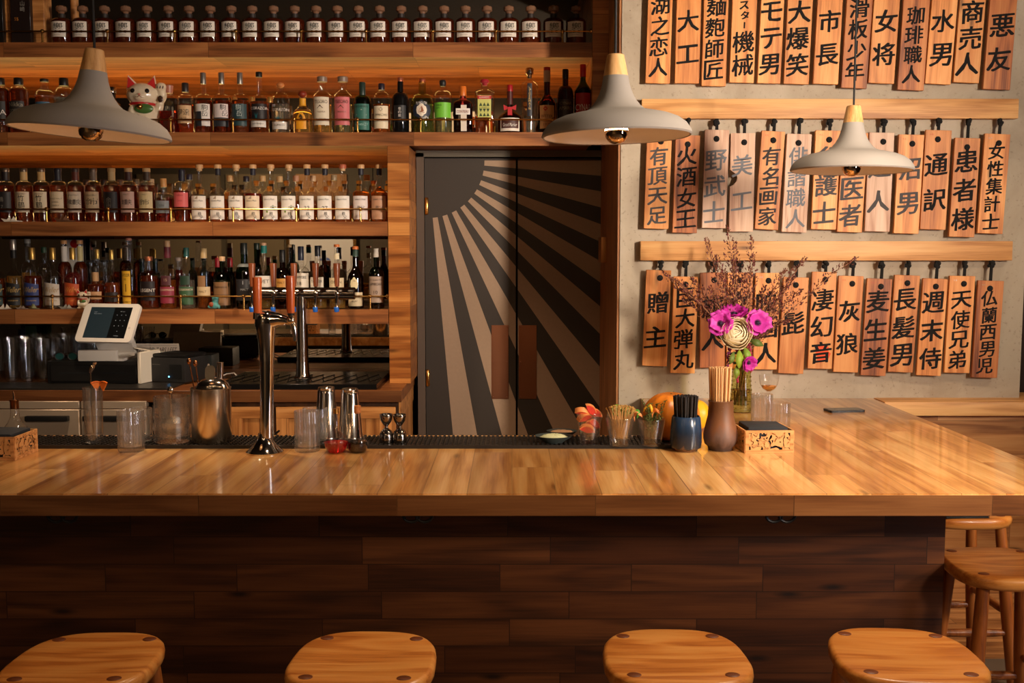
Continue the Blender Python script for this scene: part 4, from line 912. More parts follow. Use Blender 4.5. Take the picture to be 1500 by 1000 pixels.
obj('door_handle', tube(B(), [(W(404, 632, YB)[0], .012, zh-.015), (W(404, 632, YB)[0], -.02, zh-.008), (W(411, 632, YB)[0], -.03, zh+.01)], .006, 8), BLACK, d)
# under-counter fridges
for a, b, lab, hx in ((-60, 118, 'stainless under-counter fridge with long black bar handle', (42, 105)), (121, 216, 'stainless under-counter fridge seen behind the fluted glasses', (126, 216))):
    xa, xb = W(a, 620, YB)[0], W(b, 620, YB)[0]
    f = thing('bar_fridge', lab, 'fridge', ((xa+xb)/2, YB, 0)); w = (xb-xa)/2
    zt = W(100, 586, YB)[1]-.004; zm = W(100, 599, YB)[1]
    obj('vent_panel', one_box(-w, w, -.012, .03, zm+.004, zt, .002, 1), STEEL, f)
    dd = obj('fridge_door', one_box(-w, w, -.016, .03, .12, zm, .003, 1), STEEL, f)
    x0, x1 = W(hx[0], 613, YB)[0]-f.location.x, W(hx[1], 613, YB)[0]-f.location.x; zz = W(100, 613, YB-.04)[1]
    obj('handle', one_box(x0, x1, -.05, -.02, zz-.014, zz+.014, .006), BLACK, dd)
tag(obj('steel_cabinet', one_box(W(220, 620, YB)[0], W(226, 620, YB)[0], YB-.012, YB+.03, .1, .87), GUN), 'thin steel upright beside the under-counter fridge', 'cabinet')
# rubber mat along the counter edge
x0, x1 = -2.9, W(262, 570, 5.5)[0]
bm = one_box(x0, x1, 5.345, 5.62, ZC, ZC+.008, .002, 1)
for i in range(100):
    x = x0+.02+i*(x1-x0-.04)/99
    box(bm, x-.006, x+.006, 5.343, 5.35, ZC+.001, ZC+.011)
tag(obj('counter_mat', bm, RUBBER), 'black rubber mat along the back counter under the cash drawer', 'bar mat')
ZB = ZC+.0085
# cash drawer
xa, xb = W(69, 545, 5.56)[0], W(206, 545, 5.56)[0]
cd = thing('cash_drawer', 'black cash drawer under the white tablet stand', 'cash drawer', ((xa+xb)/2, 5.56, ZB)); w = (xb-xa)/2; HD = .122
obj('case', one_box(-w, w, 0, .36, 0, HD, .006), BLACK, cd)
fd = obj('drawer', one_box(-w+.02, w-.02, -.006, 0, .012, HD-.02, .002, 1), BLACK, cd)
for sx0, sx1 in ((-w+.07, -.02), (.05, w-.08)): obj('slot', one_box(sx0, sx1, -.0066, -.006, .055, .062), M((4, 4, 4), .8), fd)
# sunglasses on the drawer
zt = ZB+HD
x = W(97, 527, 5.62)[0]
sg = thing('sunglasses', 'dark sunglasses with teal lenses lying on the cash drawer', 'sunglasses', (x, 5.62, zt))
for s in (-1, 1):
    pr = [(.03*math.cos(t)*s*.85+s*.036, .021+.021*math.sin(t)) for t in [2*PI*q/20 for q in range(20)]]
    bm = B(); tube(bm, [(a, 0, b) for a, b in pr+[pr[0]]], .003, 6, False); obj('rim', bm, BLACK, sg)
    bm = prism(B(), [(a*.98, b) for a, b in pr], -.0008, .0008, Matrix.Rotation(PI/2, 4, 'X')); obj('lens', bm, M((30, 66, 66), .08), sg)
    obj('temple', tube(B(), [(s*.064, 0, .03), (s*.062, .07, .02), (s*.05, .12, .003)], .0028, 6), BLACK, sg)
obj('bridge', tube(B(), [(-.012, 0, .028), (0, -.002, .032), (.012, 0, .028)], .003, 6), BLACK, sg)
# tablet on its stand
Yt = 5.50
c_ = W(160.5, 474.5, Yt)
tb = thing('tablet_register', 'white tablet register on a curved stand on the cash drawer', 'tablet', (W(157, 525, 5.66)[0], 5.68, zt))
lw, lh = .338, .228
M_ = Matrix.Translation((c_[0]-tb.location.x, Yt-tb.location.y, c_[1]-zt)) @ Matrix.Rotation(math.radians(-13), 4, 'Z') @ Matrix.Rotation(math.radians(-30), 4, 'X') 
def rrect(w, h, r, n=6):
    return [(sx*(w-r)+r*math.cos(a+PI/2*q/n), sy*(h-r)+r*math.sin(a+PI/2*q/n)) for sx, sy, a in ((1, 1, 0), (-1, 1, PI/2), (-1, -1, PI), (1, -1, 1.5*PI)) for q in range(n+1)]
RX = Matrix.Rotation(PI/2, 4, 'X')
tablet = obj('tablet_case', prism(B(), rrect(lw/2, lh/2, .024), -.018, 0, M_ @ RX @ Matrix.Rotation(PI, 4, 'X')) if False else prism(B(), rrect(lw/2, lh/2, .024), 0, .018, M_ @ RX), WHITE, tb)
obj('bezel', prism(B(), rrect(lw/2-.016, lh/2-.012, .014), .018, .0186, M_ @ RX), M((232, 224, 214), .25), tablet)
sc = obj('screen', prism(B(), rrect(.125, .092, .002), .0186, .019, M_ @ RX), M((34, 46, 52), .35, emit=.22), tablet)
obj('keypad_pane', prism(B(), [(.02, -.092), (.125, -.092), (.125, .092), (.02, .092)], .019, .0193, M_ @ RX), M((10, 12, 14), .35), sc)
bm = B()
for r in range(4):
    for q in range(3):
        if r < 3 or q == 1: box(bm, .045+q*.026-.0016, .045+q*.026+.0016, .045-r*.032-.0016, .045-r*.032+.0016, .0193, .0196, mtx=M_ @ RX)
fnm = lambda X, Z, k: M_ @ RX @ Vector((X, Z, .0195))
letter(bm, 'Log In', -.09, .062, .006, fnm); letter(bm, 'Enter your passcode', -.075, .052, .005, fnm); letter(bm, 'ENTER CODE', .072, .066, .003, fnm); letter(bm, 'CLOCK IN', .072, -.078, .004, fnm)
obj('lettering', bm, M((150, 156, 160), .4, emit=.4), sc, smooth=0)
obj('home_button', prism(B(), [(.139+.007*math.cos(t), -.03+.007*math.sin(t)) for t in [2*PI*q/16 for q in range(16)]], .0186, .0192, M_ @ RX), M((206, 198, 190), .3), tablet)
bm = prism(B(), rrect(.03, .03, .007), -.001, 0, M_ @ RX); obj('back_emblem', bm, M((40, 38, 36), .5), tablet)
bm = prism(B(), rrect(.022, .022, .005), -.0016, -.001, M_ @ RX); box(bm, -.009, .009, -.009, .009, -.003, -.0017, mtx=M_ @ RX); obj('back_emblem_inlay', bm, WHITE, tablet)
xa, xb = W(127, 515, 5.62)[0]-tb.location.x, W(186, 515, 5.62)[0]-tb.location.x
bm = one_box(xa, xb-.02, -.12, .10, 0, .012, .004); 
prof = [(-.12, .0), (.10, .0), (.12, .02), (.02, .15), (-.02, .17), (-.05, .155), (.06, .03), (.05, .014), (-.12, .014)]
bm = B(); prism(bm, [(y, z) for y, z in prof], xa+.02, xb, Matrix(((0, 0, 1, 0), (1, 0, 0, 0), (0, 1, 0, 0), (0, 0, 0, 1))))
box(bm, xa-.02, xb-.03, -.135, -.1, .0, .062, .01)
obj('stand', bm, WHITE, tb)
# receipt printer with paper
xa, xb = W(205, 545, 5.56)[0], W(252, 545, 5.56)[0]
pr = thing('receipt_printer', 'black receipt printer with a blue light beside the cash drawer', 'printer', ((xa+xb)/2+.06, 5.60, ZB), -.32); w = .135
obj('housing', one_box(-w, w*.75, 0, .22, 0, .135, .008), BLACKM, pr)
obj('lid', one_box(-w+.015, w*.7, .012, .21, .135, .156, .01), BLACK, pr)
obj('paper_slot', one_box(.0, .08, -.0012, 0, .02, .10), M((10, 10, 10), .6), pr)
bm = B(); ball(bm, (-.002, -.003, .032), .004, 8); obj('power_light', bm, M((90, 190, 255), .3, emit=8.0), pr)
bm = B(); letter(bm, 'star micronics', -.085, .098, .006, lambda X, Z, k: Vector((X, -.0012, Z))); obj('lettering', bm, M((110, 106, 100), .5), pr, smooth=0)
tag(obj('paper_sheaf', one_box(-.010, .010, -.06, .13, 0, .172, .003, 1), PAPER, None, (W(204, 545, 5.6)[0]+.035, 5.60, ZB)), 'upright sheaf of cream papers between cash drawer and printer', 'papers')
COL.objects[-1].rotation_euler = (0, .0, -.25)
tag(obj('folded_paper', one_box(-.09, .06, -.03, .05, 0, .006, .001, 1, Matrix.Rotation(.18, 4, 'Y')), PAPER, None, (W(222, 515, 5.74)[0], 5.74, ZB+.162)), 'cream paper slips lying over the printer lid', 'papers')
# tab sign standing behind
x0, x1 = W(183, 500, 5.92)[0], W(262, 500, 5.92)[0]
sg = thing('tab_sign', 'folded tent sign about credit card tabs behind the printer', 'sign', ((x0+x1)/2, 5.92, ZC)); w = (x1-x0)/2
zs = W(220, 503, 5.92)[1]-ZC
bm = prism(B(), [(-.05, 0), (.05, 0), (.0, zs)], -w, w, Matrix(((0, 0, 1, 0), (1, 0, 0, 0), (0, 1, 0, 0), (0, 0, 0, 1))))
obj('card', bm, M((206, 190, 172), .6), sg)
bm = B()
fs = lambda X, Z, k: Vector((X, -.05*(1-Z/zs)-.0012, Z))
letter(bm, 'CREDIT CARD TABS LEFT', 0, zs-.036, .028, fs, 1.86*w, italic=.15); letter(bm, 'OPEN WILL BE CHARGED 20%', 0, zs-.075, .022, fs, 1.6*w)
box(bm, -w*.95, w*.93, 0, .0006, 0, .0015, mtx=Matrix.Translation((0, -.0065, zs-.012)))
obj('lettering', bm, M((60, 40, 36), .6), sg, smooth=0)
# black charger box and cables
xb_ = W(283, 500, 6.05)[0]
tag(obj('network_box', one_box(-.11, .11, -.08, .08, 0, .115, .006), M((34, 36, 32), .5), None, (xb_, 6.12, ZC)), 'dark network box against the mirror, right of the tab sign', 'box')
for q, (px, c, dx) in enumerate(((285, (206, 198, 188), .10), (297, (30, 28, 27), .16), (310, (206, 198, 188), .2), (322, (30, 28, 27), .12))):
    x = W(px, 540, 5.78)[0]; rr = random.Random(q)
    pts = [(x+dx*(k/7-.5)*1.6, 5.75+.05*math.sin(k*1.1+q)+.02*q, ZC+.006+.03*abs(math.sin(k*.9+q*1.3))) for k in range(8)]
    pts = [(a, b, z if 0 < i < 7 else ZC+.006) for i, (a, b, z) in enumerate(pts)]
    tag(obj('charging_cable', tube(B(), pts, .004, 6), M(c, .5)), ['white cable looping right of the printer', 'black cable coiled between printer and tap tray', 'white cable lying nearest the tap tray', 'black cable looping up beside the tap tray'][q], 'cable')
for px, hh, c, lab in ((14, .20, (120, 116, 108), 'grey box at the left end of the back counter behind the stacked pints'), (36, .16, (70, 84, 120), 'small blue carton among the things behind the pint glasses'), (47, .175, (60, 110, 80), 'small green carton among the things behind the pint glasses')):
    ww = .09 if px == 14 else .022
    tag(obj('carton', one_box(-ww, ww, -.03, .03, 0, hh+.1, .003, 1), M(c, .6), None, (W(px, 520, 6.25)[0], 6.25, ZC)), lab, 'box')
# pint glasses in ranks
pint = None; T = None; GP = 'clear pint glasses in ranks on the back counter'
lab = 'clear tall pint glass in the crowded ranks left of the cash drawer'
pp_ = [(0, 0), (.026, 0), (.030, .004), (.031, .03), (.043, .235), (.0436, .24), (.0418, .24), (.0408, .235), (.0285, .02), (0, .017)]
for j in range(7):
    for i in range(14):
        x = W(-6, 545, 5.64)[0]+i*.0885+(.044 if j % 2 else 0); y = 5.645+j*.079
        if y < 6.02 and x > W(69, 545, 5.56)[0]-.05: continue
        if x > W(172, 545, 6.1)[0] or y+.045 > 6.22: continue
        if pint is None:
            pint = thing('pint_glass', lab, 'glass', (x, y, ZC+.0085), 0, GP); obj('glass_body', lathe(B(), pp_, 20, cap0=False, cap1=False), CLEAR, pint); T = tree_of(pint)
        else: copy_tree(pint, (x, y, ZC+(.0085 if y-.045 < 5.62 else 0)), 0, lab, GP, T)
# tap tower and drip tray
xa, xb = W(322, 570, 5.42)[0], W(554, 568, 5.42)[0]
dt = thing('drip_tray', 'wide black steel drip tray under the tap tower', 'tray', ((xa+xb)/2, 5.66, ZC)); w = (xb-xa)/2
obj('pan', one_box(-w, w, -.30, .28, 0, .030, .002, 1), M((34, 32, 31), .22, .6), dt)
bm = B()
for q in range(26):
    x = -w+.03+q*(2*w-.06)/25; tube(bm, [(x+.02*(-1)**q, -.22, .031), (x-.02*(-1)**q, -.05, .031), (x+.02*(-1)**q, .12, .031)], .0022, 4)
obj('grate', bm, M((50, 44, 38), .35, .8), dt)
ZT = ZC+.031
tw = thing('tap_tower', 'chrome T-shaped tap tower with five walnut handles on the back counter', 'beer tap', (W(443.5, 556, 5.60)[0], 5.60, ZT))
ox, oy, oz = tw.location
zbar = W(443, 429.5, 5.6)[1]-oz
obj('column', lathe(B(), [(.048, 0), (.048, .006), (.040, .012), (.036, .03), (.0315, .12), (.0315, zbar)], 24), TIN, tw)
bx0, bx1 = W(370, 430, 5.6)[0]-ox, W(521, 430, 5.6)[0]-ox
obj('crossbar', lathe(B(), [(0, bx0), (.028, bx0), (.0335, bx0+.006), (.0335, bx1-.006), (.028, bx1), (0, bx1)], 28, mtx=Matrix.Translation((0, 0, zbar)) @ Matrix.Rotation(PI/2, 4, 'Y')), GUN, tw)
for i, px in enumerate((371, 402, 432, 463.5, 494.5)):
    x = W(px, 430, 5.53)[0]-ox
    f = obj('faucet', lathe(B(), [(.013, 0), (.013, .02), (.009, .03), (.009, .055)], 12, mtx=Matrix.Translation((x, -.033, zbar)) @ Matrix.Rotation(PI/2, 4, 'X')), CHROME, tw)
    bm = B(); ball(bm, (x, -.085, zbar+.004), (.015, .015, .018), 12)
    tube(bm, [(x, -.085, zbar), (x, -.10, zbar-.03), (x, -.107, zbar-.075)], [.0085, .0085, .007], 10)
    tube(bm, [(x, -.085, zbar+.01), (x, -.085, zbar+.045)], [.007, .008], 10)
    obj('spout', bm, CHROME, f)
    obj('tap_plug', lathe(B(), [(0, 0), (.0135, 0), (.0135, .02), (.011, .024), (0, .024)], 14, mtx=Matrix.Translation((x, -.107, zbar-.093)) @ Matrix.Rotation(.25, 4, 'X')), M((24, 96, 190), .4), f)
    h = obj('tap_handle', lathe(B(), [(0, .04), (.012, .04), (.0125, .045), (.019, .16), (.018, .165), (0, .166)], 16, c=(x, -.085, zbar)), WALNUT, f)
# ------------------------------------------------------------------ things on the bar
def at(px, py): 
    x, y = G(px, py, ZC); return x, y
def flute_glass(px, pyb, w_px, top_py, lab, grp='fluted tumblers on the bar'):
    x, y = at(px, pyb); y = y+.0; s = y/F; r = w_px*s/2; y += r*.9
    s = y/F; h = W(px, top_py, y-r)[1]-ZC
    t = thing('fluted_tumbler', lab, 'glass', (x, y, ZC+(.0112 if 3.731 < y+r and x < .6 else .0003)), 0, grp)
    if 3.731 < y+r and x < .6 and y-r*.7 < 3.731: t.location.y = 3.73-r; t.location.z = ZC+.0003
    p = [(0, 0), (r*.9, 0), (r*.97, .004), (r, .012), (r, h-.002), (r*.985, h), (r*.9, h), (r*.885, h-.004), (r*.88, .03), (r*.8, .02), (0, .018)]
    obj('glass_body', lathe(B(), p, 96, flute=20, famp=.028, cap0=False, cap1=False), FLUTEG, t, smooth=60)
    return t
flute_glass(190, 662, 38, 602, 'fluted tumbler right of the left fretwork box, in front of another')
flute_glass(199, 652, 37, 605, 'fluted tumbler half hidden behind the leftmost fluted tumbler')
flute_glass(449, 662, 37, 603, 'fluted tumbler right of the chrome bar font, front of the two')
flute_glass(459, 651, 36, 604, 'fluted tumbler half hidden behind the one right of the chrome font')
flute_glass(1119, 624, 31, 579, 'taller fluted tumbler behind the right fretwork box, beside the coupe')
flute_glass(1143, 636, 35, 592, 'fluted tumbler directly behind the right fretwork box')
ZMAT = ZC+.0113
# highball with orange slices
x, y = at(138, 649); y = 3.80; x = W(138, 640, y)[0]; s = y/F
hb = thing('highball_glass', 'tall heavy clear highball glass on the service mat at left', 'glass', (x, y, ZMAT))
h = W(138, 567, y)[1]-ZMAT; r = 14*s
obj('glass_body', lathe(B(), [(0, 0), (r*.88, 0), (r*.9, .01), (r*1.03, h), (r*.94, h), (r*.84, .05), (r*.8, .034), (0, .03)], 32, cap0=False, cap1=False), HEAVY, hb)
for q, (dx, rz, ln) in enumerate(((.008, .5, 'orange wedge slotted on the highball rim, left of the pair'), (.034, -.35, 'orange wedge slotted on the highball rim, right of the pair'))):
    o = thing('orange_slice', ln, 'fruit', (x+.012+dx, y-.015, ZMAT+h-.012), rz, 'orange slices on the highball')
    fan = [(0, 0)]+[(.034*math.sin(a), .034*math.cos(a)) for a in [-.55+1.1*k/8 for k in range(9)]]
    obj('pulp', prism(B(), [(a*.92, b*.92) for a, b in fan], -.0035, .0035, Matrix.Rotation(PI/2, 4, 'X')), M((226, 120, 44), .4, noise=.3, nscale=120), o)
    arc = [(.033*math.sin(a), .033*math.cos(a)) for a in [-.55+1.1*k/8 for k in range(9)]]+[(.037*math.sin(a), .037*math.cos(a)) for a in [.55-1.1*k/8 for k in range(9)]]
    obj('peel', prism(B(), arc, -.0038, .0038, Matrix.Rotation(PI/2, 4, 'X')), M((232, 112, 30), .45), o)
bs = thing('bar_spoon', 'bar spoon with twisted knob standing in the highball glass', 'spoon', (x-.006, y+.01, ZMAT+.034))
tube_ = tube(B(), [(0, 0, 0), (-.006, 0, h*.6), (-.004, 0, h+.02)], .0028, 8); obj('shaft', tube_, TIN, bs)
bm = B(); tube(bm, [(-.004, 0, h+.018), (-.001, 0, h+.03), (.004, 0, h+.042), (.010, 0, h+.052)], [.004, .008, .010, .006], 7); ball(bm, (.014, 0, h+.056), (.008, .007, .006), 7); obj('finial', bm, TIN, bs, smooth=5)
# bitters decanter at far left
x, y = W(24, 660, 3.82)[0], 3.82
bt2 = thing('bitters_decanter', 'clear decanter with brass collar and steel pour spout behind the left fretwork box', 'decanter', (x, y, ZMAT))
zz = lambda py: W(24, py, y)[1]-ZMAT
pf = [(0, 0), (.052, 0), (.06, .006), (.062, .03), (.045, zz(628)), (.026, zz(618)), (.0165, zz(610)), (.0145, zz(598)), (.0145, zz(594))]
obj('glass_body', lathe(B(), pf, 28), CLEAR, bt2)
obj('collar', lathe(B(), [(.0155, zz(598)), (.0155, zz(588)), (.017, zz(587)), (.017, zz(585)), (0, zz(584.5))], 18), M((120, 74, 40), .3, .9), bt2)
obj('pour_spout', tube(B(), [(0, 0, zz(586)), (-.001, 0, zz(579)), (-.003, 0, zz(573))], [.0045, .0035, .0022], 8), TIN, bt2)
# fretwork boxes with napkins
def fretbox(x, y, lab, rz, nlab):
    b = thing('fretwork_box', lab, 'napkin box', (x, y, ZC+.0004), rz, 'fretwork napkin boxes')
    w, d, h, t = .088, .085, .082, .004
    for nm, m in (('side_panel', Matrix.Translation((0, -d, 0))), ('side_panel', Matrix.Translation((0, d, 0))), ('side_panel', Matrix.Translation((-w, 0, 0)) @ Matrix.Rotation(PI/2, 4, 'Z')), ('side_panel', Matrix.Translation((w, 0, 0)) @ Matrix.Rotation(PI/2, 4, 'Z'))):
        hw = w if m.to_3x3()[0][0] > .5 else d
        p = obj(nm, one_box(-hw+.012, hw-.012, -.002, .002, .01, h-.008, mtx=m), FRET, b)
        bm = one_box(-hw, hw, -.0026, .0026, 0, .011, mtx=m); box(bm, -hw, hw, -.0026, .0026, h-.009, h, mtx=m)
        box(bm, -hw, -hw+.013, -.0026, .0026, .011, h-.009, mtx=m); box(bm, hw-.013, hw, -.0026, .0026, .011, h-.009, mtx=m)
        obj('panel_rim', bm, BOXW, p)
    obj('floor_board', one_box(-w+.003, w-.003, -d+.003, d-.003, 0, .004), BOXW, b)
    obj('back_board', one_box(-w+.006, w-.006, -d+.005, -d+.0055, .004, h-.01), BLACKM, b) if False else None
    for q in range(6):
        rr = random.Random(q+int(x*10)); o = one_box(-w+.008, w-.008, -d+.008, d-.008, 0, .0128, .004)
        for v in o.verts: v.co.z += .002*math.sin(v.co.x*60+q)*(q > 4)
        n = obj('napkin', o, M((44, 46, 50), .8, noise=.2, nscale=90), None, (x, y, ZC+.0048+q*.0131)); n.rotation_euler = (0, 0, rz+rr.uniform(-.02, .02))
        tag(n, nlab if q < 5 else nlab.replace('folded in the stack inside', 'topmost on the stack in'), 'napkin', 'black napkins in the fretwork boxes')
    n.scale = (.9, .93, 1.6)
xl, yl = at(30, 668)
fretbox(W(-6, 660, 3.60)[0]+.02, 3.60, 'pale fretwork napkin box cut by the left frame edge', -.0, 'black paper napkin folded in the stack inside the left fretwork box')
xr = W(1124, 660, 3.66)[0]
fretbox(xr, 3.735, 'pale fretwork napkin box beside the brown straw jar', .05, 'black paper napkin folded in the stack inside the right fretwork box')
# mixing glass with ice strainer
y = 3.815; x = W(253, 640, y)[0]; s = y/F; h = W(253, 580, y)[1]-ZMAT; r = 26*s
mg = thing('mixing_glass', 'wide cut-crystal mixing glass left of the steel canister', 'glass', (x, y, ZMAT))
bm = lathe(B(), [(0, 0), (r*.94, 0), (r, .006), (r, .025), (r, .05), (r, .075), (r, .1), (r, h), (r*.93, h), (r*.92, .05), (r*.88, .022), (0, .02)], 24, cap0=False, cap1=False)
for v in bm.verts:
    if .004 < v.co.z < .101 and math.hypot(v.co.x, v.co.y) > r*.97:
        k = 1+.055*(1 if (int(round(math.atan2(v.co.y, v.co.x)/(2*PI)*24))+int(v.co.z*40)) % 2 else -1); v.co.x *= k; v.co.y *= k
obj('glass_body', bm, HEAVY, mg, smooth=5)
js = thing('julep_strainer', 'perforated steel strainer spoon standing in the mixing glass', 'strainer', (x, y, ZMAT))
bm = B(); ball(bm, (-.002, 0, .062), (.043, .022, .040), 11); 
obj('bowl', bm, M((228, 222, 214), .22, 1.0), js, smooth=5)
obj('handle', tube(B(), [(0, -.004, .095), (.002, -.01, h*.75), (0, -.012, h+.01)], [.008, .004, .006], 8), TIN, js)
bm = B(); ball(bm, (0, -.012, h+.024), (.0115, .006, .014), 12); obj('finger_loop', bm, TIN, js)
# steel canister of tools
y = 3.83; x = W(310.5, 640, y)[0]; s = y/F; r = 29*s; h = W(310, 571, y-r)[1]-ZMAT
ca = thing('steel_canister', 'brushed steel canister holding bar tools on the service mat', 'canister', (x, y, ZMAT))
obj('shell', lathe(B(), [(0, 0), (r*.97, 0), (r, .003), (r, h-.003), (r*1.02, h-.002), (r*1.02, h), (r*.98, h), (r*.97, .01), (0, .01)], 40), M((206, 190, 172), .24, 1.0), ca)
hs = thing('hawthorne_strainer', 'steel cocktail strainer with round tab on top of the canister', 'strainer', (x+.012, y-.01, ZMAT+h-.004))
bm = lathe(B(), [(0, 0), (.062, 0), (.064, .004), (.056, .022), (.04, .036), (0, .045)], 28, d=.7); obj('plate', bm, TIN, hs)
bm = prism(B(), rrect(.018, .028, .015), -.0015, .0015, Matrix.Translation((-.004, -.02, .062)) @ Matrix.Rotation(PI/2-.2, 4, 'X')); obj('tab', bm, TIN, hs)
for q, (dx, dz, tx, lab) in enumerate(((-.04, .085, -.045, 'bar spoon with bulb end leaning left in the canister'), (-.030, .078, -.032, 'second thin bar spoon leaning beside the first in the canister'))):
    o = thing('bar_spoon', lab, 'spoon', (x+dx, y+.02, ZMAT+.011))
    obj('shaft', tube(B(), [(0, 0, 0), (tx, 0, h+dz)], .0026, 8), M((190, 140, 100), .2, 1.0), o)
    bm = B(); ball(bm, (tx, 0, h+dz), (.009, .009, .013), 10); obj('bulb', bm, M((190, 130, 90), .2, 1.0), o)
o = obj('tongs', tube(B(), [(0, 0, 0), (-.004, 0, h+.055), (-.001, 0, h+.075)], [.006, .008, .003], 6), M((222, 214, 206), .3, .3), None, (x-.012, y+.025, ZMAT+.011)); tag(o, 'white flat tongs standing upright in the canister', 'tongs')
o = obj('muddler', tube(B(), [(0, 0, 0), (.006, 0, h+.08)], [.010, .013], 10), TIN, None, (x+.022, y+.034, ZMAT+.011)); tag(o, 'steel muddler standing behind the strainer in the canister', 'muddler')
# chrome bar font
y = 3.66; x = W(388, 660, y)[0]; zf = lambda py: W(388, py, y)[1]-ZC; xf = lambda px, py=500: W(px, py, y)[0]-x
ft = thing('bar_font', 'curved chrome beer font with two orange-brown handles on the bar', 'beer tap', (x, y, ZC+.0004))
obj('foot', lathe(B(), [(0, 0), (.066, 0), (.067, .004), (.058, .011), (.043, .026), (.030, .044), (.0245, .058), (.0225, .07)], 36), CHROME, ft)
spine = [(391, 640, 10.5), (391, 600, 10), (391, 560, 9.8), (391, 530, 10.2), (390.5, 505, 11.5), (390, 488, 13.5), (389, 474, 15.8), (389.5, 465, 16), (390, 459, 13.5), (390, 455.5, 8)]
obj('neck', tube(B(), [(xf(a, b), 0, zf(b)) for a, b, c in spine], [c*y/F for a, b, c in spine], 24), CHROME, ft)
bm = tube(B(), [(xf(394, 466), 0, zf(469)), (xf(410, 466), -.004, zf(468)), (xf(421, 468), -.006, zf(470))], [.036, .024, .017], 20); obj('arm', bm, CHROME, ft)
f2 = obj('faucet', tube(B(), [(xf(420, 470), -.006, zf(471)), (xf(427, 470), -.008, zf(471)), (xf(431, 475), -.01, zf(476)), (xf(433, 487), -.012, zf(488)), (xf(433.5, 499), -.012, zf(499))], [.012, .013, .012, .009, .007], 14), TIN, ft)
bm = B(); ball(bm, (xf(427, 468), -.008, zf(469)), .017, 14); tube(bm, [(xf(427, 468), -.008, zf(468)), (xf(428, 458), -.008, zf(458))], [.011, .012], 12); obj('valve', bm, TIN, f2)
f1 = obj('faucet', tube(B(), [(xf(378, 470), -.02, zf(466)), (xf(378, 460), -.024, zf(457))], [.013, .011], 12), TIN, ft)
for par, pa, pt, pb in ((f1, 379.5, 406, 458), (f2, 427.5, 404, 458)):
    z0, z1 = zf(pb), zf(pt); dx = xf(pa, 450)
    obj('ferrule', lathe(B(), [(0, z0-.008), (.012, z0-.008), (.013, z0+.002), (0, z0+.002)], 16, c=(dx, -.02, 0)), BLACK, par)
    obj('tap_handle', lathe(B(), [(0, z0), (.0135, z0), (.014, z0+.004), (.0165, z1-.004), (.0155, z1), (0, z1+.0005)], 20, c=(dx, -.02, 0)), CHERRY, par)
# shaker tins
for px, tp, lab in ((479, 566, 'upturned steel shaker tin left of the pair, behind the red cruet'), (513.5, 568.5, 'upturned steel shaker tin right of the pair, behind the dark cruet')):
    y = 3.90; x = W(px, 640, y)[0]; h = W(px, tp, y)[1]-ZMAT; s = y/F
    t = thing('shaker_tin', lab, 'shaker', (x, y, ZMAT), 0, 'upturned shaker tins')
    obj('tin', lathe(B(), [(.0475, 0), (.0475, .004), (.046, .006), (.0335, h-.022), (.0325, h-.014), (.031, h-.012), (.0315, h-.004), (.028, h), (0, h-.003)], 36, cap0=False), TIN, t)
# cruets
for px, lq, lab, lv in ((492.5, 'bright', 'small glass cruet of red bitters with brass stopper', .037), (524, 'black', 'small glass cruet of dark bitters with cork', .040)):
    y = 3.665; x = W(px, 660, y)[0]
    t = thing('bitters_cruet', lab, 'bottle', (x, y, ZC+.0004), 0, 'bitters cruets on the bar')
    dk = lq == 'black'; H_ = W(px, 603, y)[1]-ZC
    R_ = .046 if not dk else .036
    p = [(0, 0), (R_*.62, 0), (R_*.7, .005), (R_*.88, .018), (R_, .04), (R_*.97, .046), (R_*.72, .062), (R_*.36, .078), (.010, .088), (.0088, H_-.02), (.0092, H_)]
    if dk: p = [(0, 0), (R_*.7, 0), (R_*.85, .005), (R_*.97, .012), (R_, .04), (R_*.92, .048), (R_*.62, .062), (.0125, .074), (.0105, .09), (.010, H_)]
    obj('glass_body', lathe(B(), p, 30), CLEAR, t)
    obj('liquid', lathe(B(), clip_profile(p, lv, .002), 30), LQ[lq], t)
    if dk: obj('stopper', lathe(B(), [(0, H_-.006), (.010, H_-.006), (.0135, H_-.002), (.0135, H_+.022), (0, H_+.022)], 14), M((186, 112, 56), .7, noise=.5, nscale=160), t)
    else: obj('stopper', lathe(B(), [(0, H_-.006), (.011, H_-.006), (.011, H_+.012), (0, H_+.013)], 14), BRASS, t)
# jiggers
for px, tp, lab in ((566, 606, 'steel jigger nearest the dark cruet, left of the two'), (585.5, 606.5, 'steel jigger right of its twin, toward the doors')):
    y = 3.80; x = W(px, 640, y)[0]; h = W(px, tp, y)[1]-ZMAT; s = y/F; r = 10.5*s
    t = thing('jigger', lab, 'jigger', (x, y, ZMAT), 0, 'steel jiggers')
    obj('cups', lathe(B(), [(r*.98, 0), (r, .004), (r, .028), (r*.8, .042), (r*.45, .05), (r*.24, .056), (r*.24, .062), (r*.5, .07), (r*.8, .082), (r*.9, .095), (r*.93, h-.002), (r*.9, h), (r*.86, h-.002), (r*.7, .084), (0, .072)], 30, cap0=False, cap1=False), GUN, t)
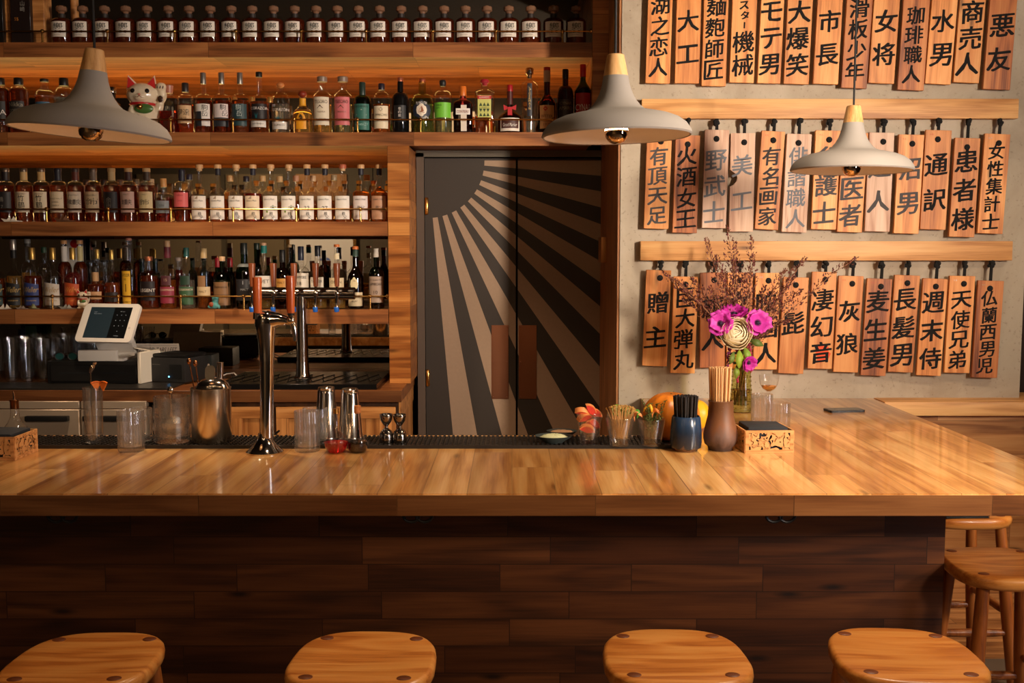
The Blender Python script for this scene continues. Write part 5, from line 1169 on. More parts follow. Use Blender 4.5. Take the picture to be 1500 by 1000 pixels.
# saucers of rimming salt
for px, pb, wpx, lab, fillc, y in ((811, 652, 56, 'small grey saucer heaped with pale green salt, front of the two', (206, 206, 160), 3.80), (823, 641, 46, 'small grey saucer of pinkish salt behind the green salt', (206, 160, 120), 3.905)):
    x = W(px, pb, y)[0]; r = wpx/2*y/F
    t = thing('saucer', lab, 'saucer', (x, y, ZMAT), 0, 'saucers of rimming salt')
    obj('dish', lathe(B(), [(0, 0), (r*.5, 0), (r*.55, .004), (r*.95, .022), (r, .026), (r*.96, .026), (r*.6, .01), (0, .007)], 36, d=.8), M((66, 74, 72), .3), t)
    bm = lathe(B(), [(r*.78, .018), (r*.6, .025), (r*.4, .03 if px < 820 else .026), (0, .032 if px < 820 else .027)], 40, d=.78, cap0=False, cap1=False)
    for v in bm.verts: v.co.z += .0022*mnoise.noise(v.co*160)
    o = obj('salt_heap', bm, M(fillc, .9, noise=.2, nscale=400), None, (x, y, ZMAT), smooth=0); tag(o, 'pale green rimming salt heaped in the front saucer' if px < 820 else 'pinkish rimming salt in the rear saucer', 'salt', None, 'stuff')
# rocks glasses of garnish
def rocks(px, y, wtop, top, lab, z=ZMAT):
    x = W(px, 640, y)[0]; s = y/F; h = W(px, top, y)[1]-z; r = wtop*s/2
    t = thing('garnish_glass', lab, 'glass', (x, y, z), 0, 'tapered garnish glasses')
    obj('glass_body', lathe(B(), [(0, 0), (r*.66, 0), (r*.7, .004), (r*.73, .02), (r*.99, h-.002), (r*.98, h), (r*.93, h), (r*.67, .028), (0, .024)], 12, rot=.2, cap0=False, cap1=False), HEAVY, t, smooth=60)
    return x, y, z, h, r
gx, gy, gz, gh, gr = rocks(863, 3.79, 40, 604, 'tapered glass of grapefruit slices, beside the salt saucers')
GF = 'grapefruit wedges in the tapered glass'
for q, (dx, dy, dz, a, b, c) in enumerate(((-.012, -.018, .042, .3, .2, 0), (.012, -.012, .058, -.4, .5, .6), (-.018, 0, .085, .5, -.3, .4), (.016, -.006, .098, -.3, .3, -.3), (-.006, -.004, .115, .2, .9, .2), (-.028, .008, .108, .9, .2, .1))):
    o = thing('grapefruit_wedge', ['lowest grapefruit wedge against the glass front', 'grapefruit wedge leaning in the glass middle', 'grapefruit wedge against the left glass wall', 'curled grapefruit wedge rising at the right rim', 'topmost grapefruit wedge with orange peel above the rim', 'thin grapefruit wedge poking out at the left rim'][q]+' of the pink garnish glass', 'fruit', (gx+dx, gy+dy, gz+dz), 0, GF)
    o.rotation_euler = (a, b, c)
    fan = [(.032*math.cos(t), .032*math.sin(t)) for t in [.35+2.4*k/10 for k in range(11)]]
    obj('flesh', prism(B(), [(-.0, .003)]+[(u*.9, v*.9) for u, v in fan], -.010, .010, Matrix.Rotation(PI/2, 4, 'X')), M((222, 66, 54), .3, noise=.25, nscale=150), o)
    arc = fan+[(u*.9, v*.9) for u, v in reversed(fan)]
    obj('peel', prism(B(), arc, -.0105, .0105, Matrix.Rotation(PI/2, 4, 'X')), M((238, 150, 84), .5), o)
gx, gy, gz, gh, gr = rocks(908, 3.745, 44, 611, 'tapered glass packed with bamboo knot picks', ZC+.0112)
GPK = 'bamboo knot picks'
pk = None
rr = random.Random(3)
for q in range(56):
    a = rr.uniform(0, 2*PI); ro = math.sqrt(rr.random())*gr*.86; ri = rr.random()*gr*.5; a2 = a+rr.uniform(-.9, .9)
    p0 = Vector((ri*math.cos(a2), ri*math.sin(a2), .028)); p1 = Vector((ro*math.cos(a), ro*math.sin(a), gh+rr.uniform(.0, .018)))
    d = p1-p0
    if pk is None:
        pk = thing('cocktail_pick', 'thin bamboo cocktail pick with knotted end in the packed glass', 'cocktail pick', (0, 0, 0), 0, GPK)
        obj('shaft', tube(B(), [(0, 0, 0), (0, 0, .115)], .0011, 5), M((206, 156, 92), .5), pk)
        bm = B()
        for k in range(2): tube(bm, [(.0035*math.cos(t), .0035*math.sin(t)*(1 if k else .4), .115+.0035*math.sin(t+k*1.3)) for t in [2*PI*u/8 for u in range(9)]], .001, 4)
        obj('knot', bm, M((196, 150, 80), .5), pk); T = tree_of(pk); o = pk
    else: o = copy_tree(pk, (0, 0, 0), 0, None, None, T)
    o.location = Vector((gx, gy, gz))+p0+d.normalized()*(d.length-.115 if d.length > .115 else 0); o.rotation_euler = d.to_track_quat('Z', 'Y').to_euler()
# lime pieces behind
for q, (px, py, lab) in enumerate(((904, 601, 'green lime cheek on top of the picks, rind turned up'), (917, 603, 'pale lime wheel leaning behind the picks'))):
    x, z = W(px, py, 3.80)
    o = thing('lime_slice', lab, 'fruit', (x, 3.795, z+.002)); o.rotation_euler = (.5 if q else -.2, 0, .2)
    bm = B(); ball(bm, (0, 0, 0), (.026, .01, .022), 16); obj('rind', bm, M((96, 168, 44) if not q else (150, 180, 70), .35), o)
    obj('pulp', lathe(B(), [(0, 0), (.022, 0), (.022, .004), (0, .004)], 20, d=.85, mtx=Matrix.Translation((0, -.006, 0)) @ Matrix.Rotation(PI/2, 4, 'X')), M((206, 214, 130), .3), o)
rocks(905, 3.885, 34, 606, 'plain tapered glass standing behind the picks, holding limes', ZMAT)
gx, gy, gz, gh, gr = rocks(954, 3.745, 43, 613, 'tapered glass of thyme sprigs and citrus twists', ZC+.0112)
GH = 'fresh thyme sprigs in the garnish glass'
for q in range(22):
    rr = random.Random(q+20); a = rr.uniform(0, 2*PI); le = (.135, .10, .085)[q % 3]+(.055 if q in (1, 4) else 0)
    dx, dy = rr.uniform(-.035, .045), rr.uniform(-.03, .03)
    if q == 1: dx = -.035
    if q == 4: dx = .05
    pts = [Vector((math.cos(a)*gr*.3*(1-u)+dx*u, math.sin(a)*gr*.3*(1-u)+dy*u, .03+le*u*(1-.1*u))) for u in [k/7 for k in range(8)]]
    o = thing('thyme_sprig', 'small-leaved thyme sprig standing in the herb glass', 'herb', (gx, gy, gz), 0, GH)
    obj('stem', tube(B(), pts, .001, 5), M((96, 90, 44), .6), o)
    bm = B()
    for k in range(30):
        u = .25+.75*k/30; p = pts[min(7, int(u*7))].lerp(pts[min(7, int(u*7)+1)], u*7 % 1); th = k*2.4
        d = Vector((math.cos(th), math.sin(th), .6)).normalized(); w_ = d.cross(Vector((0, 0, 1))).normalized()*.0030; l = rr.uniform(.008, .014)
        vs = [bm.verts.new(p), bm.verts.new(p+d*l*.5+w_), bm.verts.new(p+d*l), bm.verts.new(p+d*l*.5-w_+Vector((0, 0, .001)))]; bm.faces.new(vs)
    obj('leaf_spray', bm, M((110, 122, 62) if q % 3 else (86, 110, 50), .6, noise=.2), o)
for q, (px, py, c, lab) in enumerate(((936, 610, (236, 150, 90), 'pale orange peel twist at the left of the herb glass'), (949, 600, (240, 176, 44), 'yellow lemon twist standing among the thyme'), (928, 606, (80, 150, 50), 'green lime peel twist leaning out left of the herb glass'), (962, 606, (232, 130, 60), 'orange peel twist at the right among the thyme'))):
    x, z = W(px, py, 3.735)
    bm = B(); n = 8
    a = [bm.verts.new(Vector((-.016+.032*k/n, .006*math.sin(k*.8), .018*math.sin(PI*k/n)))) for k in range(n+1)]; b_ = [bm.verts.new(v.co+Vector((.002, .003, .014))) for v in a]
    for k in range(n): bm.faces.new((a[k], a[k+1], b_[k+1], b_[k]))
    o = obj('citrus_twist', bm, M(c, .5), None, (x, 3.735, z-.01)); o.rotation_euler = (0, (-.5, .2, .6, -.3)[q], 0)
    o.modifiers.new('t', 'SOLIDIFY').thickness = .003; tag(o, lab, 'fruit', 'citrus twists in the herb glass')
# pumpkin and squash
def pumpkin(px, y, r, hh, col, ribs, z, lab, nm='pumpkin', cat='pumpkin', sq=.85):
    x = W(px, 600, y)[0]
    t = thing(nm, lab, cat, (x, y, z))
    pf = [(0, .012)]+[(r*math.sin(PI*k/16)**.8, hh*(.5-.5*math.cos(PI*k/16))) for k in range(1, 16)]+[(0, hh-.012)]
    obj('skin', lathe(B(), pf, 72, flute=ribs, famp=.035), M(col, .35, noise=.18, nscale=12), t, smooth=60)
    obj('stem', tube(B(), [(0, 0, hh-.022), (.002, 0, hh-.012), (.006, 0, hh-.006)], [.014, .010, .009], 8), M((150, 116, 54), .8), t)
pumpkin(983, 3.90, .108, .185, (236, 134, 38), 10, ZC+.0003, 'large orange pumpkin behind the black straws')
pumpkin(1017, 4.13, .062, .125, (240, 172, 30), 8, ZC+.0003, 'small yellow squash between the two straw jars', 'squash', 'squash')
# straw jars
def straws(px, y, n, rt, zb, zt, col, lab, grp, lean=.0):
    x = W(px, 650, y)[0]; rr = random.Random(int(px)); st = None
    h = zt-zb
    for k in range(n):
        ro = math.sqrt((k+.5)/n)*rt; a = k*2.39996
        p0 = Vector((ro*.72*math.cos(a), ro*.72*math.sin(a), zb)); p1 = Vector((ro*math.cos(a), ro*math.sin(a), zt+rr.uniform(-.006, .004))); d = p1-p0
        if st is None:
            st = obj('drinking_straw', lathe(B(), [(.0034, 0), (.0034, h), (.0028, h), (.0028, 0)], 8, cap0=False, cap1=False), M(col, .55)); tag(st, lab, 'straw', grp); o = st
        else:
            o = st.copy(); COL.objects.link(o)
        o.location = Vector((x, y, 0))+p0; o.rotation_euler = d.to_track_quat('Z', 'Y').to_euler()
y = 3.70; x = W(1004.5, 650, y)[0]; s = y/F
zz = lambda py: W(1004, py, y-.05)[1]-ZC
cup = thing('blue_cup', 'blue and charcoal glazed cup full of black straws', 'cup', (x, y, ZC+.0004))
rb = 23.5*s
obj('cup_body', lathe(B(), [(0, .003), (rb*.72, 0), (rb*.78, .006), (rb*.95, .012), (rb, .03), (rb*.98, .07), (rb*.90, zz(614)), (rb*.84, zz(612)), (rb*.8, zz(615)), (rb*.86, .06), (rb*.8, .014), (0, .012)], 40), BLUEP, cup)
straws(1004, y, 52, rb*.76, ZC+.0135, ZC+zz(582), (34, 30, 30), 'black paper straw packed in the blue glazed cup', 'black paper straws')
y = 3.715; x = W(1055, 650, y)[0]; zz = lambda py: W(1055, py, y-.07)[1]-ZC
jar = thing('straw_jar', 'brown stoneware jar with bulging foot full of tan straws', 'jar', (x, y, ZC+.0004))
s = (y-.0)/F
obj('jar_body', lathe(B(), [(0, .003), (17.5*s, 0), (18.5*s, .012), (23*s, .022), (25*s, .042), (25*s, .06), (22.5*s, .09), (19*s, .125), (18*s, zz(593)), (18.6*s, zz(591)), (17*s, zz(590)), (16.4*s, zz(594)), (20*s, .09), (20*s, .03), (0, .016)], 44), BROWNP, jar)
straws(1053.5, y, 46, 17.2*s, ZC+.0175, ZC+zz(541), (224, 176, 122), 'tan paper straw packed in the brown stoneware jar', 'tan paper straws')
# coupe, phone
y = 4.42; x = W(1125.5, 600, y)[0]; zz = lambda py: W(1125, py, y)[1]-ZC; s = y/F
cp = thing('coupe_glass', 'stemmed coupe glass with a little amber drink behind the tumblers', 'glass', (x, y, ZC+.0004))
zb = zz(570); ztop = zz(549)
obj('glass_body', lathe(B(), [(0, 0), (11*s, 0), (11*s, .002), (2*s, .006), (1.3*s, .02), (1.3*s, zz(576)), (3*s, zz(573.5)), (9*s, zz(569)), (13*s, zz(562)), (14.4*s, zz(554)), (14.6*s, ztop)], 32, cap1=False), CLEAR, cp)
obj('drink', lathe(B(), [(0, zz(573)), (3*s, zz(572.6)), (8.6*s, zz(568.6)), (11.5*s, zz(565)), (0, zz(565))], 28), LQ['gold'], cp)
xa, ya = G(1214, 606, ZC); xb, yb = G(1258, 598, ZC)
ph = thing('phone', 'black phone lying face up on the bar return near the wall', 'phone', ((xa+xb)/2, (ya+yb)/2, ZC+.0003), .12)
obj('case', prism(B(), rrect(.083, .042, .01), 0, .009), BLACK, ph); obj('screen', prism(B(), rrect(.079, .038, .007), .009, .0094), M((14, 14, 16), .05), ph)
# ------------------------------------------------------------------ vase of flowers
y = 4.62; vx = W(1085.5, 588, y)[0]; zz = lambda py: W(1085, py, y)[1]-ZC; s = y/F
vs = thing('flower_vase', 'pale olive glass vase with raised dots, full of flowers', 'vase', (vx, y, ZC+.0004))
VM = thin_glass('olive_vase_glass', (.82, .80, .48), (.42, .38, .12))
hv = zz(520)
vp = [(0, .004), (15.5*s, 0), (16.5*s, .006), (16.6*s, .03), (15.6*s, .08), (14*s, .13), (12.6*s, hv-.02), (12.6*s, hv)]
obj('glass_body', lathe(B(), vp, 36, cap1=False), VM, vs)
bm = B()
for j in range(9):
    for i in range(14):
        a = 2*PI*(i+.5*(j % 2))/14; z = .02+j*.02; r = rad_at(vp, z); ball(bm, (r*math.cos(a), r*math.sin(a), z), .0032, 6)
obj('raised_dots', bm, VM, vs)
obj('water', lathe(B(), clip_profile(vp, .10, .003), 30), LQ['pale'], vs)
OL = M((120, 128, 60), .5); BURG = M((110, 38, 46), .6); TWIG = M((150, 104, 70), .7)
def P3(px, py, Y=None):
    Y = y if Y is None else Y
    x, z = W(px, py, Y); return Vector((x, Y, z))
VO = Vector((vx, y, ZC))
def anemone(px, py, size, nrm, lab, col, dY=-.08):
    c = P3(px, py, y+dY); t = thing('anemone', lab, 'flower', c, 0, 'magenta anemones in the vase')
    q = Vector(nrm).normalized().to_track_quat('Z', 'Y').to_matrix().to_4x4()
    R_ = size*(y+dY)/F/2; rr = random.Random(int(px))
    for ring, n in ((0, 6), (1, 5)):
        for k in range(n):
            a = 2*PI*(k+.5*ring)/n+rr.uniform(-.15, .15); le = R_*(1.05-.18*ring)*rr.uniform(.85, 1.12)*(1-.10*0); cup = .18+.22*ring
            bm = B(); g = []
            for i in range(5):
                u = i/4; row = []
                for j in range(5):
                    v = (j/4-.5)*2; w_ = R_*.60*math.sin(PI*min(.96, .12+.72*u))**.55
                    p = Vector((le*u, v*w_*(1 if u > 0 else .3), le*cup*u*u*1.5+.2*R_*v*v*u+.09*R_*u*math.sin(v*5+u*6+k*2.1)))
                    row.append(bm.verts.new(q @ Matrix.Rotation(a, 4, 'Z') @ p))
                g.append(row)
            for i in range(4):
                for j in range(4): bm.faces.new((g[i][j], g[i][j+1], g[i+1][j+1], g[i+1][j]))
            o = obj('petal', bm, col, t, smooth=80); o.modifiers.new('t', 'SOLIDIFY').thickness = .0012
    bm = B(); ball(bm, q @ Vector((0, 0, R_*.14)), R_*.17, 12)
    for k in range(22):
        a = 2*PI*k/22; tube(bm, [q @ Vector((0, 0, R_*.1)), q @ Vector((R_*.3*math.cos(a), R_*.3*math.sin(a), R_*.2))], R_*.018, 4)
    obj('dark_centre', bm, M((34, 24, 44), .6), t)
    e = VO+Vector((rr.uniform(-.015, .015), rr.uniform(-.01, .01), .03))-c
    obj('stem', tube(B(), [q @ Vector((0, 0, -.002)), q @ Vector((0, 0, -R_*.6))+e*.06, Vector((VO.x-c.x, VO.y-c.y, hv-.01+ZC-c.z)), e], .0032, 6), OL, t)
MAG = M((206, 60, 172), .5, noise=.25, nscale=60); MAG2 = M((186, 36, 150), .5, noise=.25, nscale=60)
anemone(1056, 474, 33, (-.35, -1, .25), 'open magenta anemone with dark eye, at the left of the bouquet', MAG, -.10)
anemone(1075, 461, 34, (-.1, -.5, .9), 'bright magenta anemone tilted upward, above the cream rose', MAG2, -.05)
anemone(1109, 473, 35, (.15, -1, .25), 'open magenta anemone with dark eye, at the right of the bouquet', MAG, -.09)
anemone(1096, 531, 22, (.3, -1, -.2), 'small crumpled magenta anemone hanging before the vase neck', MAG2, -.09)
# cream ranunculus
def rose(px, py, size, lab, dY):
    c = P3(px, py, y+dY); t = thing('cream_ranunculus', lab, 'flower', c); R_ = size*(y+dY)/F/2; rr = random.Random(5)
    q = Vector((-.1, -1, .35)).to_track_quat('Z', 'Y').to_matrix().to_4x4(); cm = M((236, 220, 184), .6, noise=.08, nscale=30)
    for ring in range(7):
        n = 3+ring//2; rad = R_*(.30+.115*ring); lip = .12+.20*ring
        for k in range(n):
            a = 2*PI*k/n+ring*1.1+rr.uniform(-.15, .15); bm = B(); g = []; half = PI/n*1.35
            for i in range(7):
                u = i/6; row = []
                for j in range(9):
                    v = j/8*2-1; th = 2.3+(lip+.16*v*v+rr.uniform(-.03, .03)-2.3)*u; ph = a+v*half*(1-.25*u)
                    rd = rad*(1+.05*math.sin(ph*3+ring)+(.10*u**6)+rr.uniform(-.012, .012)*u)
                    row.append(bm.verts.new(q @ Vector((rd*math.sin(th)*math.cos(ph), rd*math.sin(th)*math.sin(ph), rd*.86*math.cos(th)-R_*.05*ring*.5))))
                g.append(row)
            for i in range(6):
                for j in range(8): bm.faces.new((g[i][j], g[i][j+1], g[i+1][j+1], g[i+1][j]))
            o = obj('petal', bm, cm, t, smooth=80); o.modifiers.new('t', 'SOLIDIFY').thickness = .0009
    bm = B(); ball(bm, q @ Vector((0, 0, 0)), R_*.25, 12); obj('heart', bm, M((220, 196, 140), .6), t)
    e = VO+Vector((0, 0, .03))-c
    obj('stem', tube(B(), [q @ Vector((0, 0, -R_*.4)), Vector((VO.x-c.x, VO.y-c.y, hv-.02+ZC-c.z)), e], .0036, 6), OL, t)
rose(1078, 487, 47, 'large cream ranunculus in the middle of the bouquet', -.12)
rose(1089, 468, 13, 'small cream ranunculus bud above the large one', -.06)
# amaranth tassels
for q, (path, lab) in enumerate((([(1088, 512), (1093, 500), (1100, 512), (1102, 530), (1101, 545)], 'arched dark pink amaranth tassel, right of the leaves'), ([(1082, 512), (1082, 525), (1081, 545), (1080, 560)], 'straight pink amaranth tassel hanging before the vase'), ([(1070, 505), (1067, 520), (1066, 535), (1067, 548)], 'purplish tassel hanging at the left of the vase neck'))):
    pts = [P3(a, b, y-.075) for a, b in path]; c = pts[0].copy()
    t = thing('amaranth_tassel', lab, 'flower', c, 0, 'amaranth tassels')
    bm = B(); rr = random.Random(q)
    for i in range(90):
        u = i/90*(len(pts)-1); k = min(len(pts)-2, int(u)); p = pts[k].lerp(pts[k+1], u-k)-c; rad = .007*(1-.45*i/90)
        ball(bm, p+Vector((rr.uniform(-1, 1), rr.uniform(-1, 1), rr.uniform(-1, 1)))*rad, .0042*(1-.3*i/90), 5)
    obj('tassel', bm, M([(172, 50, 82), (186, 40, 84), (134, 46, 96)][q], .7), t)
    obj('stem', tube(B(), [Vector((0, 0, 0)), VO+Vector((0, 0, hv+.01))-c, VO+Vector((.005*q, 0, .04))-c], .0028, 6), OL, t)
# leaves of the bouquet
for q, (px, py, a, le, c) in enumerate(((1083, 512, -1.6, .085, (150, 176, 60)), (1090, 508, -1.2, .07, (130, 160, 60)), (1075, 515, -1.9, .06, (110, 130, 60)), (1097, 497, -.4, .07, (90, 110, 50)), (1062, 497, 2.6, .06, (90, 100, 50)), (1079, 535, -1.6, .06, (120, 140, 50)))):
    bp = P3(px, py, y-.085); bm = B(); n = 8; L_, R2 = [], []
    d = Vector((math.cos(a), -.15, math.sin(a))); sd = d.cross(Vector((0, -1, 0))).normalized()
    for k in range(n+1):
        u = k/n; p = d*le*u+Vector((0, -.012*math.sin(PI*u), 0)); w_ = le*.22*math.sin(PI*min(.98, u*.95+.03)); L_.append(bm.verts.new(p+sd*w_)); R2.append(bm.verts.new(p-sd*w_+Vector((0, .004, 0))))
    for k in range(n): bm.faces.new((L_[k], L_[k+1], R2[k+1], R2[k]))
    t = thing('flower_leaf', ['broad light green leaf hanging below the cream ranunculus', 'light green leaf right of the hanging one', 'olive leaf at the left of the vase neck', 'dark leaf below the right anemone', 'dark leaf below the left anemone', 'small green leaf low before the vase'][q], 'leaf', bp, 0, 'green leaves of the bouquet')
    o = obj('blade', bm, M(c, .5), t); o.modifiers.new('t', 'SOLIDIFY').thickness = .001
    obj('stem', tube(B(), [Vector((0, 0, 0)), VO+Vector((0, 0, hv))-bp, VO+Vector((0, 0, .04))-bp], .002, 5), OL, t)
# branching twigs
BR = [((1035, 350), 'twig sprig ending left before the lower mounting rail'), ((1065, 332), 'tallest twig rising above the lower mounting rail'), ((1077, 354), 'twig ending at the lower rail, second of the upright ones'), ((1101, 347), 'twig ending at the lower rail, rightmost of the upright ones'), ((1104, 374), 'short twig just right of the upright group'), ((968, 398), 'long twig arching far left across two plaques'), ((985, 406), 'twig arching left below the longest left one'), ((990, 420), 'twig arching left over the second plaque, drooping'), ((1020, 462), 'short bare twig pointing left above the left anemone'),
      ((1180, 378), 'twig reaching right toward the bearded-plaque cord'), ((1255, 377), 'longest twig arching right across three plaques'), ((1176, 424), 'twig reaching right before the single-character plaque'), ((1150, 395), 'shorter twig reaching up to the right'), ((1155, 470), 'low twig pointing right past the right anemone'), ((1090, 400), 'dense inner twig behind the cream bud'), ((1060, 395), 'dense inner twig behind the tilted anemone'), ((1075, 380), 'inner upright twig in the thick of the spray'), ((1120, 420), 'inner twig leaning right behind the right anemone'), ((1040, 420), 'inner twig leaning left behind the left anemone'), ((1000, 440), 'low twig arching left before the second and third plaques'), ((1012, 408), 'middle twig of the left-hand fan'), ((1145, 430), 'low twig of the right-hand fan, before the artist plaque'), ((1165, 405), 'middle twig of the right-hand fan'), ((1050, 375), 'upright twig between the left pair')]
for q, ((px, py), lab) in enumerate(BR):
    rr = random.Random(q*7+1); tip = P3(px, py, y+rr.uniform(-.06, .1)); root = VO+Vector((rr.uniform(-.02, .02), rr.uniform(-.02, .02), .03)); neck = VO+Vector((rr.uniform(-.02, .02), rr.uniform(-.02, .02), hv))
    side = abs(px-1085) > 60
    ctrl = neck.lerp(tip, .5)+Vector((0, 0, .05 if side else .0))
    pts = [root, neck]+[((1-u)**2)*neck+2*u*(1-u)*ctrl+u*u*tip+Vector((rr.uniform(-1, 1), 0, rr.uniform(-1, 1)))*.004 for u in [k/12 for k in range(1, 13)]]
    t = thing('twig_spray', lab, 'twig', root, 0, 'burgundy-leaved twig sprays in the vase')
    obj('stem', tube(B(), [p-root for p in pts], [.0022]*4+[.0018]*6+[.0011]*4, 5), TWIG, t)
    bm = B(); bm2 = B()
    nleaf = 210 if not q == 8 else 12
    for k in range(nleaf):
        u = 2.5+(len(pts)-3.5)*k/nleaf; i = int(u); p = pts[i].lerp(pts[i+1], u-i)-root; th = rr.uniform(0, 2*PI); tan_ = (pts[i+1]-pts[i]).normalized()
        spr = .045*(1-(u/13.5))**.35*rr.random() if u < 12 else .005
        d = Vector((math.cos(th), math.sin(th)*.8, rr.uniform(-.1, .9))).normalized(); p = p+d*spr
        d2 = (d+tan_*1.1).normalized(); w_ = d2.cross(Vector((rr.uniform(-1, 1), 1, .3))).normalized()*rr.uniform(.002, .0036); l = rr.uniform(.008, .016)
        vs_ = [bm.verts.new(p), bm.verts.new(p+d2*l*.55+w_), bm.verts.new(p+d2*l), bm.verts.new(p+d2*l*.55-w_)]; bm.faces.new(vs_)
        if k % 12 == 3: ball(bm2, p, .0042, 5)
    obj('leaf_spray', bm, M((88, 44, 34) if q % 3 else (112, 64, 44), .6, noise=.3), t, smooth=0)
    obj('bud_spray', bm2, BURG, t)

# ------------------------------------------------------------------ plaque wall
YP = YW-.045
def rail(y0, y1, x0, x1, lab):
    (xa, za), (xb, zb) = W(x0, y1, YW-.045), W(x1, y0, YW-.045)
    o = obj('mounting_rail', one_box(xa, xb, YW-.045, YW-.001, W(1200, y1, YW-.045)[1], W(1200, y0, YW-.045)[1], .003, 2), RAILW); tag(o, lab, 'rail')
    return W(1200, y1, YW-.045)[1]
ZR = {2: rail(144.5, 173.5, 940, 1493, 'pale wooden mounting rail above the middle row of plaques'), 3: rail(353, 381.5, 938, 1484, 'pale wooden mounting rail above the bottom row of plaques')}
ROPE = M((22, 20, 19), .9)
# (x left top, top y, x left bottom, bottom y, width px, text, wood, ink)
K = (30, 27, 26); FD = (120, 122, 128); MID = (84, 80, 80)
PL = {1: [(950, -20, 945.5, 122, 36, '湖之恋人', 0, K, -8), (992, -20, 988.5, 122, 36, '大工', 0, K, 6), (1032, -20, 1027.5, 126, 36, '麺麭師匠', 0, K, -6), (1074, -20, 1068.5, 121, 36, 'ミスター機械', 0, K, -14), (1116, -20, 1109.5, 122, 34, 'モテ男', 0, K, -2), (1155, -20, 1148, 123, 37, '大爆笑', 0, K, -2), (1199, -20, 1191, 123, 37, '市長', 0, K, 6), (1242, -20, 1232, 129, 38, '滑板少年', 1, K, -4), (1282, -20, 1272, 122, 38, '女将', 0, K, 6), (1325, -20, 1314.5, 132, 39, '珈琲職人', 1, K, 8), (1367, -20, 1355, 123, 38, '水男', 0, K, 6), (1408, -20, 1396.5, 121, 38, '商売人', 0, K, -2), (1452, -20, 1440, 131, 40, '悪友', 1, K, 12)],
 2: [(948, 194, 943, 335, 36.5, '有頂天足', 0, MID, 214), (990, 198, 985, 341, 36, '火酒女王', 1, K, 212), (1033, 190, 1028, 334, 35.5, '野武士', 2, FD, 216), (1071, 195, 1068, 339, 35.5, '美工', 2, FD, 216), (1116, 192, 1105.5, 336, 34.5, '有名画家', 0, (64, 60, 60), 214), (1153, 196, 1145, 340, 36.5, '俳諧職人', 2, FD, 214), (1195, 191, 1188, 336, 37, '弁護士', 0, MID, 210), (1235, 194, 1226, 340, 37, '女医者', 0, MID, 216), (1273.5, 194, 1266.5, 339, 37, '達人', 2, MID, 218), (1317, 197, 1309, 342, 37, '沼男', 0, MID, 222), (1356.5, 190.5, 1347.5, 336, 38, '通訳', 0, K, 216), (1399, 202, 1390, 347, 37.5, '患者様', 0, K, 214), (1443, 196, 1431.5, 342, 37.5, '女性集計士', 0, K, 208)],
 3: [(947, 395.5, 940.5, 536, 36.5, '贈主', 0, K, 418), (987, 405, 982, 546.5, 36, '巨大弾丸', 0, K, 420), (1026, 399, 1025, 538.5, 37, '旅人', 1, K, 424), (1066, 399, 1064, 540, 37, '女の子', 0, K, 424), (1107, 399.5, 1103, 541, 35.5, '映画人', 0, K, 424), (1148, 406, 1140, 547, 37, '髭', 0, K, 450), (1190, 398, 1183, 540, 36, '凄幻音', 0, K, 420), (1229, 404, 1220.5, 545, 36.5, '灰狼', 0, K, 432), (1270.5, 408, 1260.5, 550, 37, '麦生姜', 1, K, 420), (1311, 403, 1300.5, 545, 37, '長髪男', 0, K, 418), (1352.5, 408, 1342, 550, 36.5, '週末侍', 0, K, 422), (1391.5, 404, 1383, 546, 37.5, '天使兄弟', 0, K, 424), (1433, 411, 1423, 553, 38, '仏蘭西男児', 1, K, 424)]}
NUM = {1: 'top', 2: 'middle', 3: 'bottom'}
LOOK = {0: 'orange cedar', 1: 'dark-grained cedar', 2: 'weathered pinkish'}
RD = random.Random(11)
